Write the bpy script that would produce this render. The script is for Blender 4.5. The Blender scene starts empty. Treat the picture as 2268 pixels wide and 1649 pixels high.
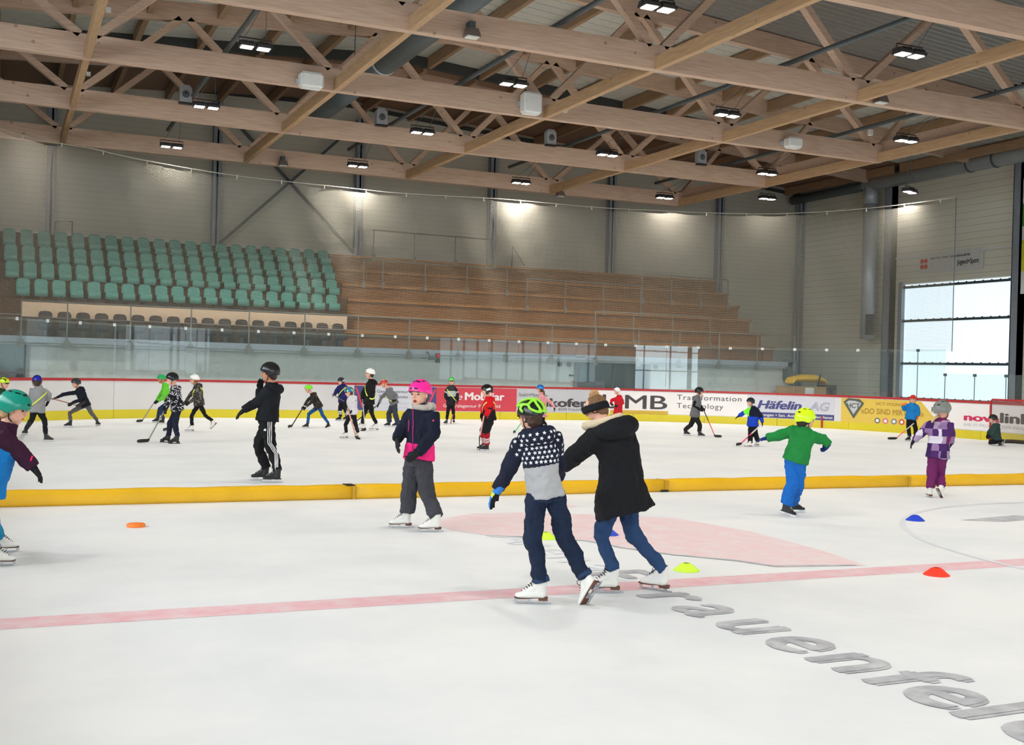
import bpy, bmesh, math, random
import numpy as np
from mathutils import Vector, Matrix, noise
from mathutils.bvhtree import BVHTree
random.seed(7)
sc = bpy.context.scene
COL = sc.collection
V = Vector
PI = math.pi
# ---------------------------------------------------------------- camera
F, YAW, PITCH, ROLL, EYE = 2487.4, .4272, -.0021, .0273, 1.6
_cy, _sy, _cp, _sp = math.cos(YAW), math.sin(YAW), math.cos(PITCH), math.sin(PITCH)
FWD = V((_sy*_cp, _cy*_cp, _sp)); _r = V((_cy, -_sy, 0)); _u = _r.cross(FWD)
RT = _r*math.cos(ROLL) + _u*math.sin(ROLL)
UP = _u*math.cos(ROLL) - _r*math.sin(ROLL)
cam = bpy.data.objects.new('camera', bpy.data.cameras.new('camera'))
COL.objects.link(cam)
m = Matrix((RT, UP, -FWD)).transposed().to_4x4(); m.translation = V((0, 0, EYE))
cam.matrix_world = m
cam.data.sensor_width = 36; cam.data.lens = 36*F/2268; cam.data.clip_end = 300; cam.data.clip_start = .05
sc.camera = cam
# ---------------------------------------------------------------- view, world, light levels
sc.view_settings.view_transform = 'Standard'; sc.view_settings.look = 'None'
sc.view_settings.gamma = 1; sc.view_settings.use_curve_mapping = False
sc.view_settings.exposure = 0.08
w = bpy.data.worlds.new('world'); sc.world = w; w.use_nodes = True
w.node_tree.nodes['Background'].inputs[0].default_value = (.75, .85, 1, 1)
w.node_tree.nodes['Background'].inputs[1].default_value = .0
sc.cycles.use_denoising = True
sc.cycles.max_bounces = 7; sc.cycles.diffuse_bounces = 4; sc.cycles.glossy_bounces = 3; sc.cycles.transparent_max_bounces = 16
sc.cycles.use_adaptive_sampling = True; sc.cycles.adaptive_threshold = .02; sc.cycles.caustics_reflective = False; sc.cycles.caustics_refractive = False
LAMP_W = 98.0        # watts of one twin floodlight
WINDOW_GLOW = 5.6      # daylight behind the translucent panes of the near wall
GATE_GLOW = 1.0

def ray(x, y): return FWD + RT*((x-1134)/F) - UP*((y-824.5)/F)
def ground(x, y, z=0.0):
    d = ray(x, y); return V((0, 0, EYE)) + d*((z-EYE)/d.z)
def at_y(x, y, Y):
    d = ray(x, y); return V((0, 0, EYE)) + d*(Y/d.y)
def at_x(x, y, X):
    d = ray(x, y); return V((0, 0, EYE)) + d*(X/d.x)
def px(P):
    q = V(P)-V((0, 0, EYE)); k = q.dot(FWD); return 1134+F*q.dot(RT)/k, 824.5-F*q.dot(UP)/k

# ---------------------------------------------------------------- materials
MATS = {}
def rgb(r, g, b):
    f = lambda c: (c/255/12.92 if c/255 <= .04045 else ((c/255+.055)/1.055)**2.4)
    return (f(r), f(g), f(b), 1)
def mat(name, col, rough=.6, metal=0.0, var=.12, scale=6.0, bump=0.0, bscale=40.0, spec=.5, emis=None, estr=0.0, coat=0.0):
    if name in MATS: return MATS[name]
    m = bpy.data.materials.new(name); m.use_nodes = True; MATS[name] = m
    nt = m.node_tree; b = nt.nodes['Principled BSDF']
    b.inputs['Roughness'].default_value = rough; b.inputs['Metallic'].default_value = metal
    b.inputs['Specular IOR Level'].default_value = spec
    b.inputs['Coat Weight'].default_value = coat
    tc = nt.nodes.new('ShaderNodeTexCoord'); nz = nt.nodes.new('ShaderNodeTexNoise')
    nz.inputs['Scale'].default_value = scale; nz.inputs['Detail'].default_value = 4
    nt.links.new(tc.outputs['Object'], nz.inputs['Vector'])
    mx = nt.nodes.new('ShaderNodeMix'); mx.data_type = 'RGBA'
    k = [max(0, c*(1-var)) for c in col[:3]]+[1]; l = [min(1, c*(1+var)) for c in col[:3]]+[1]
    mx.inputs[6].default_value = k; mx.inputs[7].default_value = l
    nt.links.new(nz.outputs['Fac'], mx.inputs[0]); nt.links.new(mx.outputs[2], b.inputs['Base Color'])
    if bump:
        n2 = nt.nodes.new('ShaderNodeTexNoise'); n2.inputs['Scale'].default_value = bscale
        nt.links.new(tc.outputs['Object'], n2.inputs['Vector'])
        bp = nt.nodes.new('ShaderNodeBump'); bp.inputs['Strength'].default_value = bump; bp.inputs['Distance'].default_value = .02
        nt.links.new(n2.outputs['Fac'], bp.inputs['Height']); nt.links.new(bp.outputs[0], b.inputs['Normal'])
    if emis:
        b.inputs['Emission Color'].default_value = emis; b.inputs['Emission Strength'].default_value = estr
    return m
def nodes_of(name):
    m = bpy.data.materials.new(name); m.use_nodes = True; MATS[name] = m
    nt = m.node_tree; return m, nt, nt.nodes['Principled BSDF'], (lambda t: nt.nodes.new(t)), nt.links.new
def grain_wood(name, c1, c2, rough=.65, stretch=(1, 12, 12), knots=True):
    m, nt, b, N, L = nodes_of(name)
    tc = N('ShaderNodeTexCoord'); mp = N('ShaderNodeMapping'); mp.inputs['Scale'].default_value = stretch
    L(tc.outputs['Object'], mp.inputs['Vector'])
    nz = N('ShaderNodeTexNoise'); nz.inputs['Scale'].default_value = 2.2; nz.inputs['Detail'].default_value = 6
    L(mp.outputs[0], nz.inputs['Vector'])
    cr = N('ShaderNodeValToRGB'); cr.color_ramp.elements[0].color = c1; cr.color_ramp.elements[1].color = c2
    cr.color_ramp.elements[0].position = .3; cr.color_ramp.elements[1].position = .7
    L(nz.outputs['Fac'], cr.inputs[0]); out = cr.outputs[0]
    if knots:
        vo = N('ShaderNodeTexVoronoi'); vo.inputs['Scale'].default_value = 2.3
        L(tc.outputs['Object'], vo.inputs['Vector'])
        lt = N('ShaderNodeMath'); lt.operation = 'LESS_THAN'; lt.inputs[1].default_value = .09
        L(vo.outputs['Distance'], lt.inputs[0])
        mx = N('ShaderNodeMix'); mx.data_type = 'RGBA'; mx.inputs[7].default_value = [c*.45 for c in c1[:3]]+[1]
        ml = N('ShaderNodeMath'); ml.operation = 'MULTIPLY'; ml.inputs[1].default_value = .6
        L(lt.outputs[0], ml.inputs[0]); L(ml.outputs[0], mx.inputs[0]); L(out, mx.inputs[6]); out = mx.outputs[2]
    L(out, b.inputs['Base Color']); b.inputs['Roughness'].default_value = rough
    return m
def panel_wall(name, c1, joint, pitch, c2=None):
    """sandwich panels with horizontal joints every pitch metres"""
    m, nt, b, N, L = nodes_of(name)
    tc = N('ShaderNodeTexCoord'); sx = N('ShaderNodeSeparateXYZ'); L(tc.outputs['Object'], sx.inputs[0])
    d = N('ShaderNodeMath'); d.operation = 'DIVIDE'; d.inputs[1].default_value = pitch; L(sx.outputs['Z'], d.inputs[0])
    f = N('ShaderNodeMath'); f.operation = 'FRACT'; L(d.outputs[0], f.inputs[0])
    lt = N('ShaderNodeMath'); lt.operation = 'LESS_THAN'; lt.inputs[1].default_value = .09; L(f.outputs[0], lt.inputs[0])
    nz = N('ShaderNodeTexNoise'); nz.inputs['Scale'].default_value = .35; L(tc.outputs['Object'], nz.inputs['Vector'])
    mx0 = N('ShaderNodeMix'); mx0.data_type = 'RGBA'
    mx0.inputs[6].default_value = c1; mx0.inputs[7].default_value = c2 or [c*.88 for c in c1[:3]]+[1]
    L(nz.outputs['Fac'], mx0.inputs[0])
    mx = N('ShaderNodeMix'); mx.data_type = 'RGBA'; mx.inputs[7].default_value = joint
    L(lt.outputs[0], mx.inputs[0]); L(mx0.outputs[2], mx.inputs[6]); L(mx.outputs[2], b.inputs['Base Color'])
    b.inputs['Roughness'].default_value = .6
    return m
def cloth(c, rough=.85, var=.18, bump=.5):
    key = 'cloth_%02x%02x%02x' % tuple(int(v) for v in c)
    return mat(key, rgb(*c), rough, 0, var, 9, bump, 22, .25)
def gloss(c, rough=.22):
    return mat('shell_%02x%02x%02x' % tuple(int(v) for v in c), rgb(*c), rough, 0, .04, 5, spec=.5)
def patterned(name, cols, scale, kind='vor'):
    m, nt, b, N, L = nodes_of(name)
    tc = N('ShaderNodeTexCoord')
    if kind in ('vor', 'grid'): vo = N('ShaderNodeTexVoronoi'); out = vo.outputs['Color']
    else: vo = N('ShaderNodeTexNoise'); vo.inputs['Detail'].default_value = 1.5; out = vo.outputs['Fac']
    if kind == 'grid': vo.inputs['Randomness'].default_value = 0
    vo.inputs['Scale'].default_value = scale; L(tc.outputs['Object'], vo.inputs['Vector'])
    cr = N('ShaderNodeValToRGB'); cr.color_ramp.interpolation = 'CONSTANT'
    L(out, cr.inputs[0]); e = cr.color_ramp.elements
    n = len(cols); lo, hi = (.12, .85) if kind in ('vor', 'grid') else (.34, .62)
    while len(e) < n: e.new(.5)
    for i in range(n):
        e[i].position = 0 if i == 0 else lo+(hi-lo)*i/n; e[i].color = rgb(*cols[i])
    L(cr.outputs[0], b.inputs['Base Color']); b.inputs['Roughness'].default_value = .85
    b.inputs['Specular IOR Level'].default_value = .25
    return m

# ---------------------------------------------------------------- mesh building
class MB:
    def __init__(s): s.v = []; s.f = []; s.mi = []
    def add(s, vs, fs, mi=0):
        o = len(s.v); s.v += [tuple(p) for p in vs]; s.f += [tuple(i+o for i in f) for f in fs]; s.mi += [mi]*len(fs)
    def box(s, a, b, mi=0):
        x0, y0, z0 = a; x1, y1, z1 = b
        s.add([(x0,y0,z0),(x1,y0,z0),(x1,y1,z0),(x0,y1,z0),(x0,y0,z1),(x1,y0,z1),(x1,y1,z1),(x0,y1,z1)],
              [(0,3,2,1),(4,5,6,7),(0,1,5,4),(1,2,6,5),(2,3,7,6),(3,0,4,7)], mi)
    def bar(s, p, q, w, h, up=(0, 0, 1), mi=0):
        """square bar from p to q; w across, h along up"""
        p, q, up = V(p), V(q), V(up); d = (q-p).normalized(); sd = d.cross(up)
        if sd.length < 1e-4: sd = d.cross(V((0, 1, 0)))
        sd.normalize(); u = sd.cross(d).normalized(); sd *= w/2; u *= h/2
        s.add([p-sd-u, p+sd-u, p+sd+u, p-sd+u, q-sd-u, q+sd-u, q+sd+u, q-sd+u],
              [(0,1,2,3),(7,6,5,4),(0,4,5,1),(1,5,6,2),(2,6,7,3),(3,7,4,0)], mi)
    def tube(s, pts, rad, n=10, lat=None, flat=1.0, cap=True, mi=0):
        """swept ellipse; rad = number or list of r or (rw, rd); lat = sideways vector(s)"""
        pts = [V(p) for p in pts]; k = len(pts)
        rad = rad if isinstance(rad, (list, tuple)) else [rad]*k
        rings = []; prev = None
        for i, p in enumerate(pts):
            d = (pts[min(i+1, k-1)]-pts[max(i-1, 0)]).normalized()
            if lat is not None: l = V(lat[i] if isinstance(lat, list) else lat)
            else: l = prev if prev is not None else (V((0, 0, 1)).cross(d) if abs(d.z) < .95 else V((1, 0, 0)))
            l = l-d*l.dot(d)
            if l.length < 1e-5: l = V((1, 0, 0))-d*d.x
            l.normalize(); prev = l; g = d.cross(l)
            r = rad[i]; rw, rd = r if isinstance(r, (list, tuple)) else (r, r*flat)
            rings.append([p+l*(rw*math.cos(2*PI*j/n))+g*(rd*math.sin(2*PI*j/n)) for j in range(n)])
        vs = [q for r in rings for q in r]; fs = []
        for i in range(k-1):
            for j in range(n):
                a = i*n+j; b = i*n+(j+1) % n; fs.append((a, b, b+n, a+n))
        if cap: fs.append(tuple(range(n-1, -1, -1))); fs.append(tuple((k-1)*n+j for j in range(n)))
        s.add(vs, fs, mi)
    def ball(s, c, r, X=(1,0,0), Y=(0,1,0), Z=(0,0,1), n=16, k=10, mi=0):
        c, X, Y, Z = V(c), V(X), V(Y), V(Z); rx, ry, rz = r if isinstance(r, (list, tuple)) else (r, r, r)
        vs = [c+Z*rz]; fs = []
        for i in range(1, k):
            t = PI*i/k
            for j in range(n):
                a = 2*PI*j/n; vs.append(c+X*(rx*math.sin(t)*math.cos(a))+Y*(ry*math.sin(t)*math.sin(a))+Z*(rz*math.cos(t)))
        vs.append(c-Z*rz); e = len(vs)-1
        for j in range(n):
            fs.append((0, 1+j, 1+(j+1) % n)); fs.append((e, e-n+(j+1) % n, e-n+j))
        for i in range(k-2):
            for j in range(n):
                a = 1+i*n+j; b = 1+i*n+(j+1) % n; fs.append((a, a+n, b+n, b))
        s.add(vs, fs, mi)
    def prism(s, poly, a, b, M=None, mi=0):
        """polygon in xz extruded along y from a to b, then transformed by M"""
        n = len(poly); M = M or Matrix()
        vs = [M @ V((x, a, z)) for x, z in poly]+[M @ V((x, b, z)) for x, z in poly]
        fs = [tuple(range(n)), tuple(range(2*n-1, n-1, -1))]+[(i, i+n, (i+1) % n+n, (i+1) % n) for i in range(n)]
        s.add(vs, fs, mi)
    def mesh(s, name):
        me = bpy.data.meshes.new(name); me.from_pydata(s.v, [], s.f); me.polygons.foreach_set('material_index', s.mi)
        me.update(); return me
    def build(s, name, mats, parent=None, smooth=False, fix=True):
        me = s.mesh(name)
        if fix:
            bm = bmesh.new(); bm.from_mesh(me); bmesh.ops.recalc_face_normals(bm, faces=bm.faces); bm.to_mesh(me); bm.free()
        return link(name, me, mats, parent, smooth)
def link(name, me, mats, parent=None, smooth=False):
    mats = mats if isinstance(mats, (list, tuple)) else [mats]
    mi = [0]*len(me.polygons); me.polygons.foreach_get('material_index', mi)
    me.materials.clear()
    for q in mats: me.materials.append(q)
    me.polygons.foreach_set('material_index', [min(k, len(mats)-1) for k in mi])
    if smooth: me.polygons.foreach_set('use_smooth', [True]*len(me.polygons))
    o = bpy.data.objects.new(name, me); COL.objects.link(o)
    if parent: o.parent = parent
    return o
def tag(o, label, cat=None, group=None, kind=None):
    if label: o['label'] = label
    if cat: o['category'] = cat
    if group: o['group'] = group
    if kind: o['kind'] = kind
    return o
def empty(name, loc, label, cat, group=None, rz=0.0):
    o = bpy.data.objects.new(name, None); COL.objects.link(o); o.location = loc; o.rotation_euler = (0, 0, rz)
    o.empty_display_size = .1
    return tag(o, label, cat, group)
def structure(o, label=None):
    o['kind'] = 'structure'
    if label: o['label'] = label
    return o
def copy_tree(o, parent=None):
    c = o.copy(); COL.objects.link(c); c.parent = parent
    for ch in KIDS.get(o.name, ()):
        copy_tree(ch, c)
    return c
KIDS = {}
def remember(root):
    """note the parts of a prototype for copy_tree"""
    allo = [o for o in bpy.data.objects if o.parent]
    def rec(o):
        KIDS[o.name] = [c for c in allo if c.parent == o]
        for c in KIDS[o.name]: rec(c)
    rec(root); return root
_tmp = {}
def remesh(mb, voxel, smooth=2, wrinkle=0.0, wsize=.08):
    me = mb.mesh('tmp'); o = bpy.data.objects.new('tmp', me); COL.objects.link(o)
    r = o.modifiers.new('r', 'REMESH'); r.mode = 'VOXEL'; r.voxel_size = voxel; r.use_smooth_shade = True
    if smooth:
        s = o.modifiers.new('s', 'SMOOTH'); s.factor = .5; s.iterations = smooth
    if wrinkle:
        k = round(wsize, 3)
        if k not in _tmp:
            t = bpy.data.textures.new('folds', 'CLOUDS'); t.noise_scale = wsize; t.noise_depth = 2; _tmp[k] = t
        d = o.modifiers.new('d', 'DISPLACE'); d.texture = _tmp[k]; d.strength = wrinkle; d.mid_level = .5
    dg = bpy.context.evaluated_depsgraph_get(); dg.update()
    out = bpy.data.meshes.new_from_object(o.evaluated_get(dg))
    bpy.data.objects.remove(o); bpy.data.meshes.remove(me)
    return out
def lettering(txt, bold=0.0, shear=0.0, spacing=1.0, outline=0.0):
    """2-D lettering: verts (x from 0, baseline 0) and faces, width, for cap height about .7"""
    cu = bpy.data.curves.new('t', 'FONT'); cu.body = txt; cu.size = 1; cu.shear = shear
    cu.space_character = spacing; cu.resolution_u = 4
    if outline: cu.fill_mode = 'NONE'; cu.bevel_depth = outline; cu.bevel_resolution = 0
    o = bpy.data.objects.new('t', cu); COL.objects.link(o)
    dg = bpy.context.evaluated_depsgraph_get(); dg.update()
    me = bpy.data.meshes.new_from_object(o.evaluated_get(dg))
    vs = [(v.co.x, v.co.y) for v in me.vertices]; fs = [tuple(p.vertices) for p in me.polygons]
    bpy.data.objects.remove(o); bpy.data.curves.remove(cu); bpy.data.meshes.remove(me)
    vs = [(x, y, 0) for x, y in vs]
    if bold:
        n = len(vs); base, fb = vs, fs; vs, fs = [], []
        for k, (dx, dy) in enumerate(((-bold, 0), (bold, 0), (0, bold*.6), (0, -bold*.6), (0, 0))):
            vs += [(x+dx, y+dy, k*.0006) for x, y, _ in base]; fs += [tuple(q+k*n for q in f) for f in fb]
    x0 = min(v[0] for v in vs); x1 = max(v[0] for v in vs)
    return [(x-x0, y, k) for x, y, k in vs], fs, x1-x0
ORD = ['first','second','third','fourth','fifth','sixth','seventh','eighth','ninth','tenth','eleventh','twelfth','thirteenth','fourteenth',
 'fifteenth','sixteenth','seventeenth','eighteenth','nineteenth','twentieth','twenty-first','twenty-second','twenty-third','twenty-fourth','twenty-fifth','twenty-sixth']

# palette
WOOD_L = grain_wood('glulam_pale', rgb(184, 154, 132), rgb(204, 176, 154))
WOOD_Y = grain_wood('glulam_shaded_side', rgb(168, 134, 98), rgb(190, 156, 118), stretch=(12, 1, 12))  # same glulam as the pale one, shade of the beam sides put into the colour
WOOD_D = grain_wood('purlin_brown', rgb(142, 114, 86), rgb(164, 132, 102), stretch=(12, 1, 12), knots=False)
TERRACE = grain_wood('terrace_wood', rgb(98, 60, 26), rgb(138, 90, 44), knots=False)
BEIGE = mat('beige_board', rgb(196, 172, 146), .7)
STEEL = mat('grey_painted_steel', rgb(138, 146, 156), .5, 0)
DSTEEL = mat('dark_steel', rgb(74, 84, 88), .5, 0)
GALV = mat('galvanised_steel', rgb(188, 196, 202), .36, .2, .1, 3)
DUCT = mat('duct_sheet', rgb(84, 94, 97), .42, .1)
BLACKM = mat('black_housing', rgb(38, 36, 36), .5)
WHITEB = mat('white_box', rgb(225, 225, 220), .5)
RAILM = mat('rail_galvanised', rgb(120, 120, 115), .45, .4)
BLADE = mat('blade_steel', rgb(190, 192, 198), .25, .9)
SKIN = mat('skin', rgb(226, 172, 148), .55, 0, .06, 12, spec=.35)
SKIN2 = mat('skin_tan', rgb(196, 136, 104), .55, 0, .06, 12, spec=.35)
# ================================================================ THE HALL
XL, XR, YN, YF = -9.0, 33.3, -27.0, 41.7
PX = [-3.933, 1.52, 6.973, 12.426, 17.879, 23.332]
CY = [36.4, 31.075, 25.75, 20.425, 15.1, 9.775, 4.45, -.875]
def zr(x): return 11.2-.07*abs(x-12)
def deck(x): return zr(x)+.5
# ---- rink outline: arc length s along the boards; off > 0 is towards the ice
RR, L1, L2 = 8.0, 15.0, 10.6
AR = PI/2*RR
def rink(s, off=0.0):
    if s < L1: p = (-1.4, 10+s); n = (1, 0)
    elif s < L1+AR:
        a = (s-L1)/RR; n = (math.cos(a), -math.sin(a)); p = (6.6-RR*math.cos(a), 25+RR*math.sin(a))
    elif s < L1+AR+L2: p = (6.6+s-L1-AR, 33.0); n = (0, -1)
    elif s < L1+2*AR+L2:
        a = (s-L1-AR-L2)/RR; n = (-math.sin(a), -math.cos(a)); p = (17.2+RR*math.sin(a), 25+RR*math.cos(a))
    else: p = (25.2, 25-(s-L1-2*AR-L2)); n = (-1, 0)
    return p[0]+n[0]*off, p[1]+n[1]*off
_S = [12+.05*i for i in range(1000)]
_PX = [px((*rink(s, .0), .6))[0] for s in _S]
def s_at(x): return float(np.interp(x, _PX, _S))
def swept(mb, s0, s1, o0, o1, z0, z1, mi=0, step=.25):
    n = max(1, int(math.ceil((s1-s0)/step)))
    vs = []; fs = []
    for i in range(n+1):
        s = s0+(s1-s0)*i/n; a = rink(s, o0); b = rink(s, o1)
        vs += [(*a, z0), (*b, z0), (*b, z1), (*a, z1)]
    for i in range(n):
        k = 4*i
        for j in range(4): fs.append((k+j, k+(j+1) % 4, k+4+(j+1) % 4, k+4+j))
    fs += [(0, 3, 2, 1), (4*n, 4*n+1, 4*n+2, 4*n+3)]
    mb.add(vs, fs, mi)

# ---- ice and floor
def ice_material():
    m, nt, b, N, L = nodes_of('ice')
    tc = N('ShaderNodeTexCoord'); mp = N('ShaderNodeMapping'); mp.inputs['Scale'].default_value = (1, 1, 1)
    L(tc.outputs['Object'], mp.inputs[0])
    n1 = N('ShaderNodeTexNoise'); n1.inputs['Scale'].default_value = .55; n1.inputs['Detail'].default_value = 7; n1.inputs['Roughness'].default_value = .62
    L(mp.outputs[0], n1.inputs['Vector'])
    cr = N('ShaderNodeValToRGB'); e = cr.color_ramp.elements
    e[0].position = .34; e[0].color = (.67, .69, .70, 1); e[1].position = .6; e[1].color = (.76, .765, .76, 1)
    L(n1.outputs['Fac'], cr.inputs[0]); L(cr.outputs[0], b.inputs['Base Color'])
    n2 = N('ShaderNodeTexNoise'); n2.inputs['Scale'].default_value = 1.3; n2.inputs['Detail'].default_value = 5; L(mp.outputs[0], n2.inputs['Vector'])
    r2 = N('ShaderNodeMapRange'); r2.inputs[3].default_value = .38; r2.inputs[4].default_value = .62; L(n2.outputs['Fac'], r2.inputs[0])
    L(r2.outputs[0], b.inputs['Roughness']); b.inputs['Specular IOR Level'].default_value = .35
    n3 = N('ShaderNodeTexNoise'); n3.inputs['Scale'].default_value = 9; n3.inputs['Detail'].default_value = 6; L(tc.outputs['Object'], n3.inputs['Vector'])
    bp = N('ShaderNodeBump'); bp.inputs['Strength'].default_value = .25; bp.inputs['Distance'].default_value = .01
    L(n3.outputs['Fac'], bp.inputs['Height']); L(bp.outputs[0], b.inputs['Normal'])
    return m
ICE = ice_material()
def ice_mark(name, c, strength=.7):
    """paint seen through scraped ice: colour broken up with the white of the ice"""
    m, nt, b, N, L = nodes_of(name)
    tc = N('ShaderNodeTexCoord'); nz = N('ShaderNodeTexNoise'); nz.inputs['Scale'].default_value = 5.0; nz.inputs['Detail'].default_value = 9
    nz.inputs['Roughness'].default_value = .65
    L(tc.outputs['Object'], nz.inputs['Vector'])
    r = N('ShaderNodeMapRange'); r.inputs[1].default_value = .3; r.inputs[2].default_value = .7
    r.inputs[3].default_value = strength-.45; r.inputs[4].default_value = min(1, strength+.2)
    L(nz.outputs['Fac'], r.inputs[0])
    mx = N('ShaderNodeMix'); mx.data_type = 'RGBA'; mx.inputs[6].default_value = (.74, .745, .745, 1); mx.inputs[7].default_value = c
    L(r.outputs[0], mx.inputs[0]); L(mx.outputs[2], b.inputs['Base Color']); b.inputs['Roughness'].default_value = .5
    b.inputs['Specular IOR Level'].default_value = .35
    return m
mb = MB(); pts = [rink(s, -.05) for s in [-28+1.0*i for i in range(0, 43)]+[L1+.4*i for i in range(1, 91)]+[52+1.0*i for i in range(0, 42)]]
mb.add([(x, y, 0) for x, y in pts], [tuple(range(len(pts)))])
structure(mb.build('floor', ICE, fix=False), 'white scraped ice surface of the rink')
mb = MB(); mb.box((XL, YN, -.2), (XR, YF, -.02))
structure(mb.build('floor_surround', mat('grey_rubber', rgb(96, 98, 100), .8)), 'grey floor around the rink')

def flat(name, poly, m, label, z=.001, cat='ice marking', group=None):
    mb = MB(); mb.add([(x, y, z) for x, y in poly], [tuple(range(len(poly)))])
    o = mb.build(name, m, fix=False); tag(o, label, cat, group); return o
PINK = ice_mark('pink_under_ice', rgb(228, 188, 190), .72); REDL = ice_mark('red_under_ice', rgb(222, 162, 170), .8)
GREYM = ice_mark('grey_under_ice', rgb(150, 150, 156), .82); BLUEL = ice_mark('blue_under_ice', rgb(200, 204, 214), .6)
flat('centre_line', [(-1.35, 7.22), (8.25, 7.12), (25.1, 7.0), (25.1, 7.3), (8.25, 7.42), (-1.35, 7.52)], REDL, 'pale red line painted across the ice behind the two skaters holding on')
logo = [(4.1, 11.0), (4.81, 11.5), (5.44, 11.42), (6.14, 11.1), (6.9, 10.6), (7.1, 9.5), (7.0, 8.3), (6.83, 7.52), (5.99, 7.67), (5.82, 8.08), (5.46, 8.52), (5.24, 8.94), (5.12, 9.42), (4.68, 9.75), (4.32, 9.94), (4.1, 10.35)]
flat('emblem_paint', logo, PINK, 'large faded pink emblem painted in the ice beyond the centre line', .0015)
mb = MB()
def strip2d(mb, line, w, z):
    for k_, (a, b) in enumerate(zip(line[:-1], line[1:])):
        a, b = V((*a, z+.0004*(k_ % 3))), V((*b, z+.0004*(k_ % 3))); d = (b-a).normalized(); n = V((-d.y, d.x, 0))*w/2
        mb.add([a-n, b-n, b+n, a+n], [(0, 1, 2, 3)])
strip2d(mb, [(6.75, 7.56), (6.0, 7.72), (5.85, 8.05), (5.45, 8.5), (5.22, 8.95), (5.1, 9.4), (4.66, 9.74), (4.3, 9.94)], .06, .0025)
tag(mb.build('emblem_outline', GREYM, fix=False), 'thin grey outline along the pink emblem in the ice', 'ice marking')
mb = MB(); pp = [(12.3+4.2*math.cos(a), 6.75+4.2*math.sin(a)) for a in [PI*.45+PI*.62*i/40 for i in range(41)]]
strip2d(mb, pp, .07, .002)
tag(mb.build('circle_line', BLUEL, fix=False), 'thin grey blue circle line on the ice around the blue cone', 'ice marking')
flat('ice_mark', [(10.2, 9.7), (11.3, 9.9), (11.4, 9.6), (10.6, 9.45)], GREYM, 'small grey patch painted inside the circle line at the right edge', .002)
flat('ice_mark', [(11.1, 9.1), (11.9, 9.2), (11.9, 8.95), (11.2, 8.95)], PINK, 'small pink patch painted inside the circle line at the right edge', .002)
flat('ice_mark', [(5.95, 12.05), (6.25, 12.0), (6.3, 11.8), (6.0, 11.75)], PINK, 'small pink dot painted on the ice in front of the yellow barrier', .002)
# town name along the ice: letters run towards the camera, their tops to the right
word = empty('ice_lettering', (0, 0, 0), 'large grey letters FRAUENFELD in mixed case painted in the ice, running to the lower right', 'lettering')
ys = [7.9, 7.0, 6.58, 6.08, 5.6, 5.14, 4.72, 4.46, 4.06, 3.84]
for ch, y0 in zip('Frauenfeld', ys):
    vs, fs, wd = lettering(ch, .04)
    k = .84; mb = MB(); mb.add([(4.22+.84*v, y0-u*.80, .0025+q) for u, v, q in vs], fs); mb.build('letter', GREYM, word, fix=False)
word = empty('ice_lettering', (0, 0, 0), 'faint grey letters in the ice between the centre line and the pink emblem', 'lettering')
for ch, y0 in zip('Arena', [9.9, 9.4, 9.05, 8.65, 8.2]):
    vs, fs, wd = lettering(ch)
    mb = MB(); mb.add([(4.3+.72*v, y0-u*.74, .0025+q) for u, v, q in vs], fs); mb.build('letter', BLUEL, word, fix=False)

# ---- walls
WALL_F = panel_wall('wall_panels_far', rgb(200, 196, 182), rgb(178, 175, 162), .2, rgb(188, 184, 171))
WALL_R = panel_wall('wall_panels_right', rgb(232, 228, 212), rgb(200, 196, 182), .26, rgb(224, 220, 204))
def slab(name, a, b, m, label): mb = MB(); mb.box(a, b); return structure(mb.build(name, m), label)
slab('wall_far', (XL, YF, 0), (XR+.3, YF+.3, 12.2), WALL_F, 'grey beige panelled wall behind the stands')
mb = MB(); mb.box((XL-.3, YN, 0), (XL, -18, 12.2)); mb.box((XL-.3, 22, 0), (XL, YF+.3, 12.2)); mb.box((XL-.3, -18, 0), (XL, 22, 4.3)); mb.box((XL-.3, -18, 9), (XL, 22, 12.2))
structure(mb.build('wall_left', WALL_F), 'panelled wall left of the rink with an added band of window light')
GY0, GY1 = 29.5, 35.1       # gate in the right wall
mb = MB()
mb.box((XR, YN, 0), (XR+.3, -22, 12)); mb.box((XR, -22, 4.6), (XR+.3, 14, 12)); mb.box((XR, -22, 0), (XR+.3, 14, .7))
mb.box((XR, 14, 0), (XR+.3, GY0, 12)); mb.box((XR, GY0, 5.52), (XR+.3, GY1, 12)); mb.box((XR, GY1, 0), (XR+.3, YF, 12))
structure(mb.build('wall_right', WALL_R), 'pale panelled wall with the tall translucent gate')
mb = MB(); WX0, WX1 = -8.4, 17.6
mb.box((XL, YN-.3, 0), (WX0, YN, 12.2)); mb.box((WX1, YN-.3, 0), (XR, YN, 12.2)); mb.box((WX0, YN-.3, 5.6), (WX1, YN, 12.2)); mb.box((WX0, YN-.3, 0), (WX1, YN, .3))
structure(mb.build('wall_near', WALL_R), 'panelled wall behind the camera')

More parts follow.
